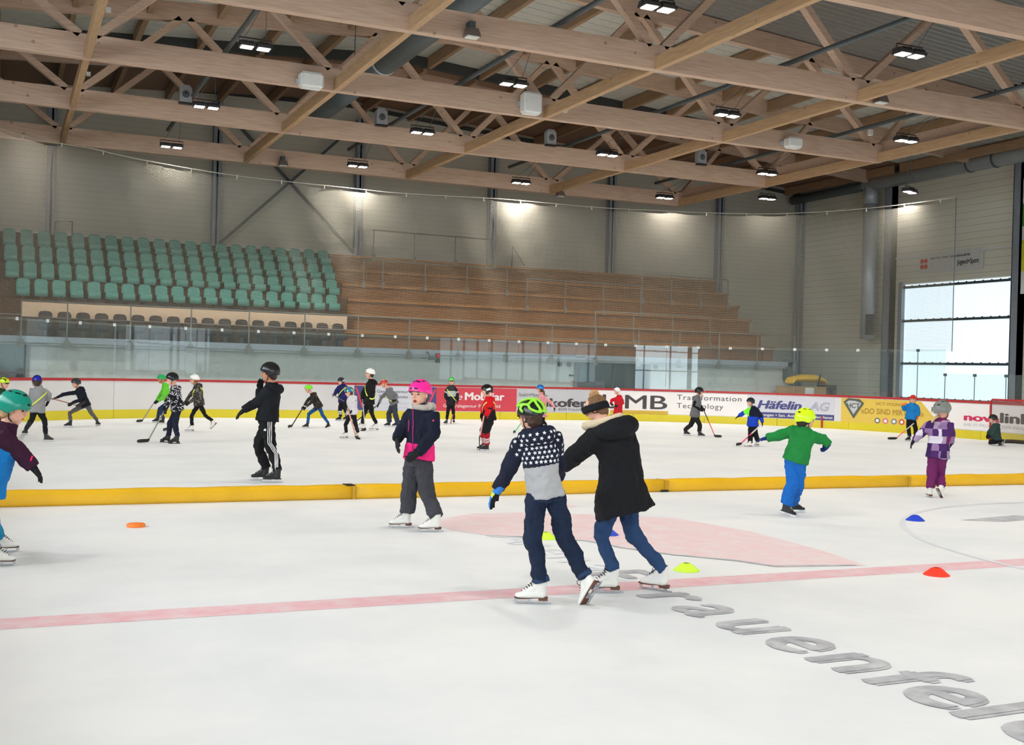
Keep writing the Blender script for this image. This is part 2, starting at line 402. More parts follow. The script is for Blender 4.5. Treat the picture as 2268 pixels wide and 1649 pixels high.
def glow(name, c, s):
    m, nt, b, N, L = nodes_of(name)
    b.inputs['Base Color'].default_value = (.6, .65, .68, 1); b.inputs['Roughness'].default_value = .35
    b.inputs['Emission Color'].default_value = c; b.inputs['Emission Strength'].default_value = s
    tc = N('ShaderNodeTexCoord'); sx = N('ShaderNodeSeparateXYZ'); L(tc.outputs['Object'], sx.inputs[0])
    d = N('ShaderNodeMath'); d.operation = 'DIVIDE'; d.inputs[1].default_value = .4; L(sx.outputs['Y'], d.inputs[0])
    f = N('ShaderNodeMath'); f.operation = 'FRACT'; L(d.outputs[0], f.inputs[0])
    lt = N('ShaderNodeMath'); lt.operation = 'LESS_THAN'; lt.inputs[1].default_value = .06; L(f.outputs[0], lt.inputs[0])
    mx = N('ShaderNodeMix'); mx.data_type = 'RGBA'; mx.inputs[6].default_value = c; mx.inputs[7].default_value = [q*.86 for q in c[:3]]+[1]
    L(lt.outputs[0], mx.inputs[0]); L(mx.outputs[2], b.inputs['Emission Color'])
    return m
GATE = glow('gate_polycarbonate', (.76, .91, 1, 1), GATE_GLOW)
WIN = glow('daylight_polycarbonate', (.78, .9, 1, 1), WINDOW_GLOW)
WIN_ADDED = glow('added_left_daylight', (.84, .93, 1, 1), WINDOW_GLOW*1.15)  # glow of the added band in the left wall
WIN2 = glow('daylight_side_polycarbonate', (.76, .88, 1, 1), WINDOW_GLOW*.25)
# gate
mb = MB(); mb.box((XR+.12, GY0, 0), (XR+.16, GY1, 5.5)); gate = mb.build('door_1', GATE)
structure(gate, 'tall translucent bluish gate in the right wall')
for z in (5.38, 4.02, 2.3, .9):
    mb = MB(); mb.box((XR-.02, GY0, z-.045), (XR+.1, GY1, z+.045))
    for i in range(14):
        y = GY0+.2+.4*i; mb.box((XR-.05, y-.02, z+.04), (XR, y+.02, z+.07))
    mb.build('rail', DSTEEL, gate)
for y in (GY0, GY1):
    mb = MB(); mb.box((XR-.08, y-.1, 0), (XR+.1, y+.1, 5.6)); mb.build('gate_post', STEEL, gate)
# windows behind the camera and along the right wall
mb = MB(); mb.box((WX0, YN-.15, .3), (WX1, YN-.1, 5.6)); w1 = structure(mb.build('window_1', WIN), 'bright window band behind the camera')
for i in range(14):
    x = WX0+(WX1-WX0)*i/13; mb = MB(); mb.box((x-.06, YN-.12, .3), (x+.06, YN, 5.6)); mb.build('mullion', DSTEEL, w1)
for z in (1.9, 3.6):
    mb = MB(); mb.box((WX0, YN-.12, z-.05), (WX1, YN, z+.05)); mb.build('transom', DSTEEL, w1)
mb = MB(); mb.box((XL-.16, -18, 4.3), (XL-.12, 22, 9)); w3 = structure(mb.build('added_window_glow', WIN_ADDED), 'unseen window band in the left wall, added to light the right wall')  # unseen glowing band, added to brighten the right wall and the stands
for i in range(12):
    y = -18+40*i/11; mb = MB(); mb.box((XL-.12, y-.08, 4.3), (XL, y+.08, 9)); mb.build('mullion', DSTEEL, w3)
mb = MB(); mb.box((XR+.12, -22, .7), (XR+.16, 14, 4.6)); w2 = structure(mb.build('window_2', WIN2), 'translucent window band in the right wall outside the picture')
for i in range(14):
    y = -22+36*i/13; mb = MB(); mb.box((XR, y-.08, .7), (XR+.12, y+.08, 4.6)); mb.build('mullion', DSTEEL, w2)
mb = MB(); mb.box((XR, -22, 2.6), (XR+.1, 14, 2.7)); mb.build('transom', DSTEEL, w2)

# ---- wall columns and braces
def column(x, y, w, d, z1, label):
    e = empty('steel_column', (x, y, 0), label, 'column', 'steel columns along the walls')
    mb = MB(); t = .03
    if d > w: mb.box((-w/2, -d/2, 0), (w/2, d/2, z1))
    mb.box((-w/2, -d/2, 0), (w/2, -d/2+t, z1)); mb.box((-w/2, d/2-t, 0), (w/2, d/2, z1)); mb.box((-t, -d/2, 0), (t, d/2, z1))
    mb.build('shaft', STEEL, e)
    mb = MB(); mb.box((-w/2-.05, -d/2-.05, 0), (w/2+.05, d/2+.05, .03)); mb.build('base_plate', STEEL, e)
    return e
names = ['left of the braced bay beside the picture edge', 'at the left end of the crossed braces', 'at the right end of the crossed braces, left of the wooden terraces',
         'behind the middle of the wooden terraces', 'behind the right part of the wooden terraces', 'near the right end of the wooden terraces']
for x, s in zip([1.42, 6.95, 12.28, 17.83, 23.3, 28.8], names): column(x, YF-.17, .3, .3, 11.0, 'blue grey steel column on the far wall '+s)
column(XR-.17, YF-.35, .3, .3, 10.0, 'blue grey steel column in the corner where far and right wall meet')
column(XR-.17, 35.62, .3, .42, 9.8, 'blue grey steel column on the right wall left of the translucent gate')
column(XR-.17, 29.2, .3, .34, 9.8, 'blue grey steel column on the right wall right of the translucent gate')
e = empty('wall_brace', (0, 0, 0), 'crossed steel braces on the far wall above the teal seats', 'brace')
for a, b in (((7.1, 5.9), (12.1, 10.8)), ((12.1, 5.9), (7.1, 10.8))):
    mb = MB(); o = .0 if a[0] < 8 else .12
    mb.bar((a[0], YF-.3+o-.06, a[1]), (b[0], YF-.3+o-.06, b[1]), .1, .1, (0, 1, 0)); mb.build('diagonal', DSTEEL, e)

# ---- roof
RIB = mat('corrugated_deck', rgb(134, 130, 124), .45, .3); WPAN = mat('white_roof_panels', rgb(196, 196, 186), .5)
DARKS = mat('dark_flashing', rgb(58, 60, 58), .6)
def roof(name, y0, y1, prof, x0, x1, m, label):
    """deck with ribs running along X: prof = list of (dy, dz) for one pitch"""
    mb = MB(); xs = [x for x in (x0, 12.0, x1) if x0 <= x <= x1]; xs = sorted(set(xs))
    ys = []; y = y0
    pitch = prof[-1][0]
    while y < y1-1e-6:
        for dy, dz in prof[:-1]: ys.append((min(y+dy, y1), dz))
        y += pitch
    ys.append((y1, 0)); n = len(ys)
    vs = [(x, yy, deck(x)+dz) for x in xs for yy, dz in ys]
    fs = [(i*n+j, i*n+j+1, (i+1)*n+j+1, (i+1)*n+j) for i in range(len(xs)-1) for j in range(n-1)]
    mb.add(vs, fs); return structure(mb.build(name, m, fix=False), label)
trap = [(0, 0), (.09, 0), (.13, .06), (.21, .06), (.25, 0)]
groove = [(0, 0), (.42, 0), (.43, .03), (.45, .03), (.46, 0)]
roof('ceiling', YN, 25.9, trap, XL, 27.7, RIB, 'dark corrugated metal roof deck')
roof('ceiling_white_panels', 25.9, 34.5, groove, XL, XR, WPAN, 'white roof panels towards the far wall')
roof('ceiling_edge_panels', YN, 25.9, groove, 27.7, XR, WPAN, 'white roof panels along the right wall')
roof('ceiling_brown_soffit', 34.5, YF, [(0, 0), (2, 0)], XL, XR, mat('brown_soffit', rgb(132, 104, 84), .7), 'brown roof underside over the stands')
mb = MB(); mb.add([(XL, YN, 13), (XR, YN, 13), (XR, YF, 13), (XL, YF, 13)], [(0, 3, 2, 1)])
structure(mb.build('ceiling_top_sheet', DARKS), 'roof sheet')

mb = MB()
for (a, b) in ((XL, 12), (12, 27.2)): mb.bar((a, 34.6, deck(a)-.16), (b, 34.6, deck(b)-.16), .2, .3)
tag(mb.build('eave_beam', DARKS), 'dark strip beam under the roof above the far net', 'beam')
mb = MB(); mb.bar((XL, YF-.05, 11.0), (12, YF-.05, 11.5), .08, .14); mb.bar((12, YF-.05, 11.5), (XR, YF-.05, 10.0), .08, .14)
tag(mb.build('wall_flashing', DARKS), 'dark trim where the far wall meets the roof', 'trim')
# trusses
where = ['farthest from the camera, above the seats', 'second from the far end, holding the grey loudspeakers', 'third from the far end, with white boxes',
         'fourth from the far end, crossing the top left corner', 'fifth from the far end, at the top right corner', 'sixth from the far end', 'seventh from the far end', 'nearest the camera']
for k, Y in enumerate(CY):
    e = empty('roof_truss', (0, Y, 8.0), 'pale glued timber roof truss '+where[k], 'roof truss', 'parallel timber roof trusses')
    mb = MB(); mb.box((XL, -.1, 0), (PX[5]+.12, .1, .52)); mb.build('bottom_chord', WOOD_L, e)
    mb = MB()
    for (a, b) in ((XL, 12.0), (12.0, XR-.1)):
        mb.add([(a, -.1, zr(a)-8), (b, -.1, zr(b)-8), (b, .1, zr(b)-8), (a, .1, zr(a)-8), (a, -.1, deck(a)-8), (b, -.1, deck(b)-8), (b, .1, deck(b)-8), (a, .1, deck(a)-8)],
               [(0, 3, 2, 1), (4, 5, 6, 7), (0, 1, 5, 4), (1, 2, 6, 5), (2, 3, 7, 6), (3, 0, 4, 7)])
    mb.build('top_chord', WOOD_L, e)
    for P in PX:
        for sgn in (-1, 1):
            ax = P+sgn*2.62 if not (P == PX[5] and sgn > 0) else P+1.8
            mb = MB(); mb.bar((P+sgn*.16, 0, .5), (ax, 0, zr(ax)-8+.06), .16, .2, (0, 1, 0)); mb.build('diagonal', WOOD_L, e)
# tie beams between the trusses
for i, P in enumerate(PX):
    nm = ['outside the picture on the left', 'rising almost upright at the left of the picture', 'second from the left', 'in the middle of the picture', 'second from the right', 'along the right edge of the trusses'][i]
    e = empty('cross_beam', (P, 0, 8.0), 'shade-browned timber cross beam between the trusses, '+nm, 'beam', 'timber cross beams')
    for a, b in zip(CY[1:], CY[:-1]):
        mb = MB(); mb.box((-.07, a+.1, 0), (.07, b-.1, .27)); mb.build('beam_segment', WOOD_Y, e)
    if i == 5:
        mb = MB(); mb.box((.13, CY[-1], .3), (.33, CY[0]+1, .62)); mb.build('upper_edge_beam', WOOD_L, e)
# purlins over the far bays
k = 0
for j in range(23):
    X = 1.52-1.818*5+1.818*j
    if X > XR-.5: break
    for lo, hi in ((25.95, 34.4), (34.8, YF-.1)):
        mb = MB(); mb.box((X-.07, lo, zr(X)+.12), (X+.07, hi, zr(X)+.47)); o = mb.build('roof_purlin', WOOD_D)
        tag(o, ('brown timber purlin under the white roof panels' if lo < 30 else 'brown timber purlin over the stands'), 'purlin', 'roof purlins over the white panels' if lo < 30 else 'roof purlins over the stands')
for j, X in enumerate((29.4, 31.2)):
    mb = MB(); mb.box((X-.08, -5, zr(X)-.25), (X+.08, 30.9, zr(X)-.01)); tag(mb.build('eave_purlin', WOOD_D), 'brown timber purlin running beside the right wall, '+('inner one' if j == 0 else 'outer one'), 'purlin')
# steel tubes carrying the lamps
for i, X in enumerate([-1.2, 4.49, 10.2, 15.97, 21.93, 27.6]):
    mb = MB(); mb.tube([(X, -2, 8.67), (X, 35.8, 8.67)], .055, 12)
    if i == 5: continue
    tag(mb.build('lamp_rail', DSTEEL, smooth=True), 'dark steel tube carrying floodlights, '+['leftmost, outside the picture', 'first inside the picture from the left', 'left of the middle', 'right of the middle', 'rightmost'][i], 'tube', 'steel tubes on the trusses')
# large round duct
e = empty('ventilation_duct', (0, 0, 0), 'large dark round ventilation duct hanging under the roof', 'duct')
for a, b in ((-2, 8.5), (8.5, 18), (18, 27.3), (27.3, 35.8)):
    mb = MB(); mb.tube([(8.65, a, 9.3), (8.65, b-.06, 9.3)], .33, 28); mb.build('duct_section', DUCT, e, True)
    mb = MB(); mb.tube([(8.65, b-.06, 9.3), (8.65, b, 9.3)], .345, 28); mb.build('collar', GALV, e, True)
for y in (5, 12, 22, 30):
    mb = MB(); mb.tube([(8.65, y, 9.62), (8.65, y, deck(8.65))], .012, 6); mb.build('hanger', DSTEEL, e)
# duct along the right wall
e = empty('wall_duct', (0, 0, 0), 'round grey duct along the top of the right wall with a drop', 'duct')
mb = MB(); mb.tube([(32.75, 10, 9.75), (32.75, 36.7, 9.75)], .3, 24); mb.build('main_run', GALV, e, True)
mb = MB(); mb.tube([(32.75, 36.7, 9.75), (32.6, 37.1, 9.65), (32.6, 41.3, 9.65)], .2, 20); mb.build('far_run', DUCT, e, True)
for y in (29.9, 31.1): mb = MB(); mb.tube([(32.75, y, 9.75), (32.75, y+.08, 9.75)], .32, 24); mb.build('collar', DSTEEL, e, True)
mb = MB(); mb.tube([(32.75, 36.4, 9.6), (32.75, 36.4, 8.9)], [.3, .3], 20); mb.build('reducer', GALV, e, True)
mb = MB(); mb.tube([(32.75, 36.4, 8.9), (32.75, 36.4, 3.3)], .3, 24); mb.build('drop_pipe', GALV, e, True)
for dx, y in ((-.32, 36.15), (-.22, 36.02)):
    mb = MB(); mb.box((32.75+dx-.03, y-.25, 3.45), (32.75+dx, y, 4.3)); mb.build('outlet_grille', DSTEEL, e)

# ---- banner on the right wall
BAN = mat('banner_white', rgb(216, 216, 212), .6); BLK = mat('print_black', rgb(30, 30, 32), .6); REDP = mat('print_red', rgb(214, 66, 48), .6)
e = empty('sports_banner', (XR-.05, 32.5, 6.28), 'white banner with red emblem and black slogan above the translucent gate', 'banner')
mb = MB(); mb.box((-.012, -1.6, -.42), (.012, 1.6, .4)); mb.build('sheet', BAN, e)
def wall_text(txt, y0, z0, h, width, m, parent, name='lettering', bold=0.0, shear=0.0):
    """text on the right wall, reading from large Y to small Y"""
    vs, fs, wd = lettering(txt, bold, shear); mb = MB()
    mb.add([(-.018-q, y0-u/wd*width, z0+v/.7*h) for u, v, q in vs], fs); return mb.build(name, m, parent, fix=False)
wall_text('Jugend+Sport bewegt - bewege dich du dich für', 1.02, .13, .1, 2.0, BLK, e, bold=.015)
wall_text('Jugend+Sport', -.36, -.17, .19, 1.05, BLK, e, bold=.025)
mb = MB()
for dy, dz in ((-.11, .1), (.11, .1), (-.11, -.12), (.11, -.12)): mb.tube([(-.014, 1.34+dy*.9, dz-.02), (-.03, 1.34+dy*.9, dz-.02)], .095, 14)
mb.build('emblem', REDP, e)
mb = MB(); mb.box((-.034, 1.31, -.09), (-.03, 1.37, .05)); mb.box((-.034, 1.27, -.045), (-.03, 1.41, .0)); mb.build('emblem_cross', BAN, e)
for a, b in ((34.1, 35.4), (29.4, 30.9)):
    mb = MB(); mb.box((XR-.08, a, 6.55), (XR-.02, b, 6.63)); tag(mb.build('banner_batten', WHITEB), 'white batten on the wall '+('left' if a > 33 else 'right')+' of the sports banner', 'batten')
e = empty('vertical_banner', (XR-.35, 28.45, 0), 'narrow green yellow and white banner at the right picture edge', 'banner')
for z0, z1, c in ((8.0, 8.9, (225, 228, 225)), (7.2, 8.0, (70, 150, 60)), (6.7, 7.2, (225, 228, 225)), (5.6, 6.7, (212, 216, 60)), (4.8, 5.6, (225, 228, 225))):
    mb = MB(); mb.box((-.01, -.5, z0), (.01, .46, z1)); mb.build('field', mat('ban%d' % int(z0*10), rgb(*c), .6), e)

# ---- stands
def tier(k): return 2.2 if k == 0 else 2.19+.58*k       # tread height
def tier_y(k): return 35.0 if k == 0 else 35.4+.8*k
FRONTW = mat('white_concrete', rgb(206, 210, 208), .7)
slab('wall_stand', (XL, 35.3, 0), (27.9, 35.5, 2.1), FRONTW, 'white wall under the stands')
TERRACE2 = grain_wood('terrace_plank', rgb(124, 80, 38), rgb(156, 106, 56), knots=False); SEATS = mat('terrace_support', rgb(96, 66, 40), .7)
e = empty('wooden_terraces', (0, 0, 0), 'orange brown wooden standing terraces at the right of the stand', 'terrace')
for k in range(7):
    mb = MB(); x1 = 27.9; xa = 10.9 if k > 1 else 10.35; ya = tier_y(k)+(.0 if k else .1); yb = min(tier_y(k)+(.8 if k else 1.2), YF-.4); zb = tier(k)-.62 if k else 2.12
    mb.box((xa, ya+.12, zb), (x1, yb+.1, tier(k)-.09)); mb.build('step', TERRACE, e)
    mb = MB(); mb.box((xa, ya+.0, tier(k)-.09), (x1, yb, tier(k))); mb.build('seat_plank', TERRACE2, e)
mb = MB(); mb.box((10.9, 41.0, 5.0), (27.9, YF-.4, 5.69)); mb.build('step', TERRACE, e)
SEATB = mat('seat_terrace_shaded', rgb(78, 58, 44), .8)  # shadow behind the seats put into the step colour
e = empty('seating_terraces', (0, 0, 0), 'steps carrying the teal and black seats, shade painted in as dark brown', 'terrace')
for k in range(7):
    mb = MB(); mb.box((XL+.1, tier_y(k)+(.0 if k else .1), tier(k)-.62 if k else 2.12), (10.85 if k > 1 else 10.3, tier_y(k)+(.8 if k else 1.2), tier(k))); mb.build('step', SEATB, e)
mb = MB(); mb.box((.5, 36.14, 2.78), (10.4, 36.19, 3.26)); tag(mb.build('beige_parapet', BEIGE), 'beige board between the two rows of black seats', 'parapet')
mb = MB(); mb.box((XL+.1, 34.98, 2.02), (27.9, 35.09, 2.2)); tag(mb.build('stand_edge_beam', STEEL), 'blue grey steel edge along the foot of the stand', 'beam')
mb = MB(); mb.box((XL+.1, 35.09, 1.95), (27.9, 35.28, 2.12)); mb.build('stand_slab', FRONTW); tag(bpy.data.objects['stand_slab'], 'grey concrete edge under the stand', 'slab')
mb = MB(); mb.box((27.6, 34.98, 1.5), (28.0, 35.3, 2.3)); tag(mb.build('stand_end_post', DSTEEL), 'dark block at the right end of the stand edge', 'bracket')
# seats
TEAL = mat('teal_plastic', rgb(76, 140, 130), .34, 0, .08, 3); BSEAT = mat('black_plastic', rgb(44, 42, 44), .4)
def make_seat(name, m, label, cat, group):
    r = empty(name, (0, 0, 0), label, cat, group)
    def shell(name, grid, t):
        n = len(grid); k = len(grid[0]); mb = MB()
        vs = [V(p) for row in grid for p in row]; vb = [p+V((0, t, -t*.3)) for p in vs]
        f1 = [(i*k+j, i*k+j+1, (i+1)*k+j+1, (i+1)*k+j) for i in range(n-1) for j in range(k-1)]
        o = len(vs); f2 = [tuple(reversed([q+o for q in f])) for f in f1]
        bd = [j for j in range(k)]+[i*k+k-1 for i in range(1, n)]+[(n-1)*k+j for j in range(k-2, -1, -1)]+[i*k for i in range(n-2, 0, -1)]
        f3 = [(bd[i], bd[(i+1) % len(bd)], bd[(i+1) % len(bd)]+o, bd[i]+o) for i in range(len(bd))]
        mb.add(vs+vb, f1+f2+f3); return mb.build(name, m, r, True)
    back = []
    for i in range(7):
        z = .31+.34*i/6; row = []
        hw = .192*(1-.25*max(0, (i-4.5)/1.5)**2)
        for j in range(7):
            u = -1+2*j/6; row.append((hw*u, .30+.06*i/6-.05*u*u, z+(.02 if i == 6 else 0)*(1-u*u)))
        back.append(row)
    shell('backrest', back, .025)
    pan = []
    prof = [(-.10, .12), (-.12, .26), (-.10, .335), (-.04, .355), (.1, .34), (.3, .33)]
    for (y, z) in prof:
        pan.append([(.188*(-1+2*j/6), y+.01*(1-abs(-1+2*j/6)), z-.015*(1-(-1+2*j/6)**2)) for j in range(7)])
    shell('seat_pan', pan, .02)
    mb = MB(); mb.box((-.03, .1, -.1), (.03, .3, .33)); mb.box((-.12, .05, .29), (.12, .3, .315)); mb.build('bracket', DSTEEL, r)
    return r
pt = remember(make_seat('spectator_chair', TEAL, 't', 'seat', 'g')); pb = remember(make_seat('folding_chair', BSEAT, 't', 'seat', 'g'))
used = {pt.name: False, pb.name: False}
def put_seat(proto, x, y, z, label, group):
    r = proto if not used[proto.name] else copy_tree(proto)
    used[proto.name] = True; r.location = (x, y, z); r['label'] = label; r['group'] = group
rows = [(2, .58, 10.45, 'lowest teal row', .51), (3, .1, 10.65, 'second teal row from below', .51), (4, -.3, 10.7, 'third teal row from below', .515), (5, -.9, 10.75, 'topmost teal row', .52)]
for k, xa, xb, nm, sp in rows:
    n = int(round((xb-xa)/sp))
    for i in range(n+1):
        x = xb-.2-i*sp
        if x < xa-.2: break
        put_seat(pt, x, tier_y(k)+.3, tier(k), 'teal plastic seat, %s from the right in the %s' % (ORD[i], nm), 'teal seats on the stand')
for k, nm in ((1, 'upper black row'), (0, 'lower black row')):
    for i in range(17 if k else 18):
        x = 10.0-.52*i
        put_seat(pb, x, tier_y(k)+(.33 if k else .5), tier(k)+(0 if k else .1), 'black plastic seat, %s from the right in the %s' % (ORD[i], nm), 'black seats on the stand')
# front railing
e = empty('stand_railing', (0, 0, 0), 'long galvanised railing along the front of the stand', 'railing')
Y = 34.95
mb = MB(); mb.tube([(.5, Y, 3.2), (27.9, Y, 3.2)], .025, 8); mb.build('top_rail', RAILM, e, True)
mb = MB(); mb.tube([(.5, Y, 2.74), (27.9, Y, 2.74)], .018, 8); mb.build('middle_rail', RAILM, e, True)
mb = MB(); mb.tube([(XL, Y, 2.82), (.5, Y, 2.8)], .02, 8); mb.build('side_rail', RAILM, e, True)
for i in range(17):
    X = -.02+1.742*i
    if X < .4: X = .5
    mb = MB(); mb.tube([(X, Y, 1.98), (X, Y, 3.2)], .022, 8); mb.box((X-.07, Y-.03, 1.86), (X+.07, Y+.03, 2.12)); mb.build('post', RAILM, e)
# crush barriers on the terraces
def barrier(pts_x, xt0, yt0, xt1, yt1, k, label):
    Y = tier_y(k)+.05; a = at_y(xt0, yt0, Y); b = at_y(xt1, yt1, Y); z = (a.z+b.z)/2
    e = empty('crush_barrier', (a.x, Y, tier(k)), label, 'railing', 'tube barriers on the wooden terraces')
    mb = MB(); mb.tube([(0, 0, z-tier(k)), (b.x-a.x, 0, z-tier(k))], .024, 8); mb.build('top_rail', RAILM, e, True)
    for x in pts_x:
        X = at_y(x, 640, Y).x-a.x; mb = MB(); mb.tube([(X, 0, .0), (X, 0, z-tier(k))], .022, 8); mb.box((X-.06, -.08, -.12), (X+.06, -.052, .1)); mb.build('post', RAILM, e)
barrier([825, 915, 1006, 1093], 825, 508, 1094, 532, 6, 'grey tube barrier on the top step, left of the middle')
barrier([804, 847, 941, 1034, 1122], 804, 572, 1122, 598, 4, 'grey tube barrier two steps below the top, at the left of the terraces')
barrier([1167, 1252, 1337, 1420], 1167, 617, 1420, 633, 3, 'grey tube barrier in the middle of the wooden terraces')
barrier([1422, 1487, 1551, 1612], 1422, 606, 1612, 620, 4, 'grey tube barrier at the right of the terraces, upper one')
barrier([1320, 1405, 1492, 1575], 1320, 688, 1575, 703, 1, 'grey tube barrier at the right of the terraces, lower one')
mb = MB(); p = at_y(1135, 546, 40.9); q = at_y(1162, 588, 40.9); mb.tube([(p.x, 40.9, 5.69), p, q], .024, 8)
tag(mb.build('stair_handrail', RAILM, smooth=True), 'short slanted handrail at the top of the terraces', 'railing')
mb = MB(); p = at_y(122, 490, 40.9); q = at_y(160, 490, 40.9); mb.tube([(p.x, 40.9, 5.6), p, q, (q.x, 40.9, 5.6)], .024, 8)
tag(mb.build('stair_rail', RAILM, smooth=True), 'small rail hoop above the topmost teal row at the left', 'railing')
# doors and small things on the wall under the stand
GLASSD = mat('dark_door_glass', rgb(40, 58, 62), .08, 0, .1)
def wall_door(n, x0, x1, z1, label, leaves):
    o = MB(); o.box((x0-.08, 35.2, 0), (x0, 35.32, z1+.08)); o.box((x1, 35.2, 0), (x1+.08, 35.32, z1+.08)); o.box((x0, 35.2, z1), (x1, 35.32, z1+.08))
    d = structure(o.build('door_%d' % n, mat('door_frame', rgb(120, 122, 120), .5)), label)
    for i in range(leaves):
        a = x0+(x1-x0)*i/leaves; b = x0+(x1-x0)*(i+1)/leaves
        m2 = MB(); m2.box((a+.04, 35.24, .02), (b-.04, 35.28, z1)); m2.build('pane', GLASSD, d)
        m2 = MB(); m2.box((a, 35.22, 0), (a+.05, 35.3, z1)); m2.box((b-.05, 35.22, 0), (b, 35.3, z1)); m2.build('leaf_frame', DSTEEL, d)
wall_door(2, 18.55, 21.5, 1.98, 'dark glazed double door under the stand', 2)
wall_door(3, -1.5, .65, 2.0, 'dark glazed door under the stand at the left picture edge', 2)
for x, z, nm in ((1240, 806, 'left one of the pair'), (1260, 806, 'right one of the pair'), (1452, 812, 'right of the dark door')):
    p = at_y(x, z, 35.28); mb = MB(); mb.tube([(p.x, 35.3, p.z), (p.x, 35.24, p.z)], .085, 18)
    tag(mb.build('wall_vent', DSTEEL), 'round dark vent in the white wall, '+nm, 'vent', 'round vents in the white wall')
p = at_y(1358, 795, 35.2); e = empty('exit_sign', (p.x, 35.12, p.z), 'small pale green exit sign above the dark door', 'sign')
mb = MB(); mb.box((-.2, 0, -.08), (.2, .07, .08)); mb.build('housing', mat('sign_green', rgb(140, 186, 168), .4), e)
mb = MB(); mb.box((-.12, -.01, -.03), (.0, 0, .03)); mb.box((.05, -.01, -.05), (.12, 0, .05)); mb.build('pictogram', WHITEB, e)
p = at_y(1267, 831, 35.28); mb = MB(); mb.box((p.x-.12, 35.26, p.z-.03), (p.x+.12, 35.3, p.z+.03)); tag(mb.build('name_plate', BLK), 'small dark plate on the wall left of the dark door', 'plate')
p = at_y(965, 793, 34.55); e = empty('signal_lamp', (p.x, 34.55, p.z), 'signal lamp with a red and a dark lens on a grey arm', 'lamp')
mb = MB(); mb.tube([(.08, 0, .09), (.08, -.06, .09)], .065, 18); mb.build('red_lens', mat('lens_red', rgb(190, 40, 60), .3), e, False)
mb = MB(); mb.tube([(.08, 0, -.07), (.08, -.06, -.07)], .065, 18); mb.build('dark_lens', mat('lens_dark', rgb(40, 64, 60), .3), e, False)
mb = MB(); mb.box((-.0, 0, -.15), (.16, .05, .17)); mb.build('backboard', DSTEEL, e)
mb = MB(); mb.box((-.24, -.02, -.06), (.0, .06, .04)); mb.tube([(-.3, .04, 0), (-.5, .04, -.02)], .02, 8); mb.tube([(-.15, .1, 0), (-.15, .35, .2), (-.15, .43, .2)], .02, 8); mb.build('arm', DSTEEL, e)
# stacked boxes with a yellow cushion behind the boards
p = at_y(1765, 868, 34.6)
mb = MB(); mb.box((27.05, 34.3, 0), (28.9, 35.0, 1.28)); tag(mb.build('cardboard_crate', mat('cardboard', rgb(170, 134, 92), .8)), 'large brown crate behind the boards under the yellow cushion', 'crate')
mb = MB(); mb.box((27.9, 34.28, .98), (28.3, 34.3, 1.24)); tag(mb.build('paper_sheet', WHITEB), 'white sheet stuck on the brown crate', 'sheet')
YEL = mat('yellow_foam', rgb(222, 172, 28), .55, 0, .14, 3, .3, 12)
mb = MB(); mb.tube([(27.4, 34.65, 1.29), (27.5, 34.65, 1.45), (28.0, 34.65, 1.5), (28.6, 34.65, 1.5), (28.95, 34.65, 1.42), (29.05, 34.65, 1.29)], [(.3, .02), (.3, .1), (.32, .15), (.32, .15), (.3, .1), (.3, .02)], 16, (0, 1, 0))
e = link('yellow_cushion', remesh(mb, .03, 1), YEL, None, True); e.location.z = .09; tag(e, 'folded yellow cushion lying on the brown crate behind the boards', 'cushion')
mb = MB(); mb.bar((28.62, 34.3, 1.75), (28.5, 34.3, 1.35), .06, .02, (0, 1, 0)); mb.build('strap', BLK, e); bpy.data.objects['strap'].location.z = -.09
mb = MB(); mb.box((28.95, 34.4, 0), (29.5, 34.9, 1.36)); tag(mb.build('dark_crate', mat('dark_crate', rgb(70, 62, 50), .8)), 'dark crate beside the large brown crate', 'crate')

# ---- rink boards
BOARD = mat('white_board', rgb(214, 212, 213), .4, 0, .05, 2); KICK = mat('yellow_kickplate', rgb(214, 198, 40), .4, 0, .08, 2); REDR = mat('red_cap_rail', rgb(176, 44, 46), .4, 0, .06, 3)
s0 = -10.0; pw = 2.4; i = 0; nb = 0
while s0 < 70:
    s1 = s0+pw; a = rink(s0+pw/2)
    e = empty('rink_board', (0, 0, 0), '', 'rink board', 'rink boards around the ice')
    lo, hi = s0+.006, s1-.006
    mb = MB(); swept(mb, lo, hi, -.1, 0, .0, 1.02); mb.build('panel', BOARD, e)
    mb = MB(); swept(mb, lo, hi, 0, .014, .0, .24); mb.build('kickplate', KICK, e)
    mb = MB(); swept(mb, lo, hi, -.13, .02, 1.02, 1.085); mb.build('cap_rail', REDR, e)
    u0, u1 = px((*rink(s0), .6))[0], px((*rink(s1), .6))[0]
    ads = [(760, 966, 'behind the advert with the word AGENTUR'), (966, 1144, 'behind the red advert'), (1144, 1310, 'behind the grey advert'), (1310, 1655, 'behind the white advert with large dark letters'), (1655, 1862, 'behind the blue lettered advert'), (1862, 2085, 'behind the yellow advert'), (2085, 2400, 'behind the magenta lettered advert')]
    lab = 'rink board with red rail and yellow base'
    c = (u0+u1)/2
    if 0 < s1 and s0 > 15 and c < 760:
        if u1 < 0: lab += ' left of the picture'
        else: lab = 'blank white rink board, %s from the left picture edge' % ORD[max(0, nb)]; nb += 1
    else:
        for x0, x1, t in ads:
            if x0 <= c < x1 and s0 > 15: lab += ' '+t
    e['label'] = lab
    s0 = s1; i += 1
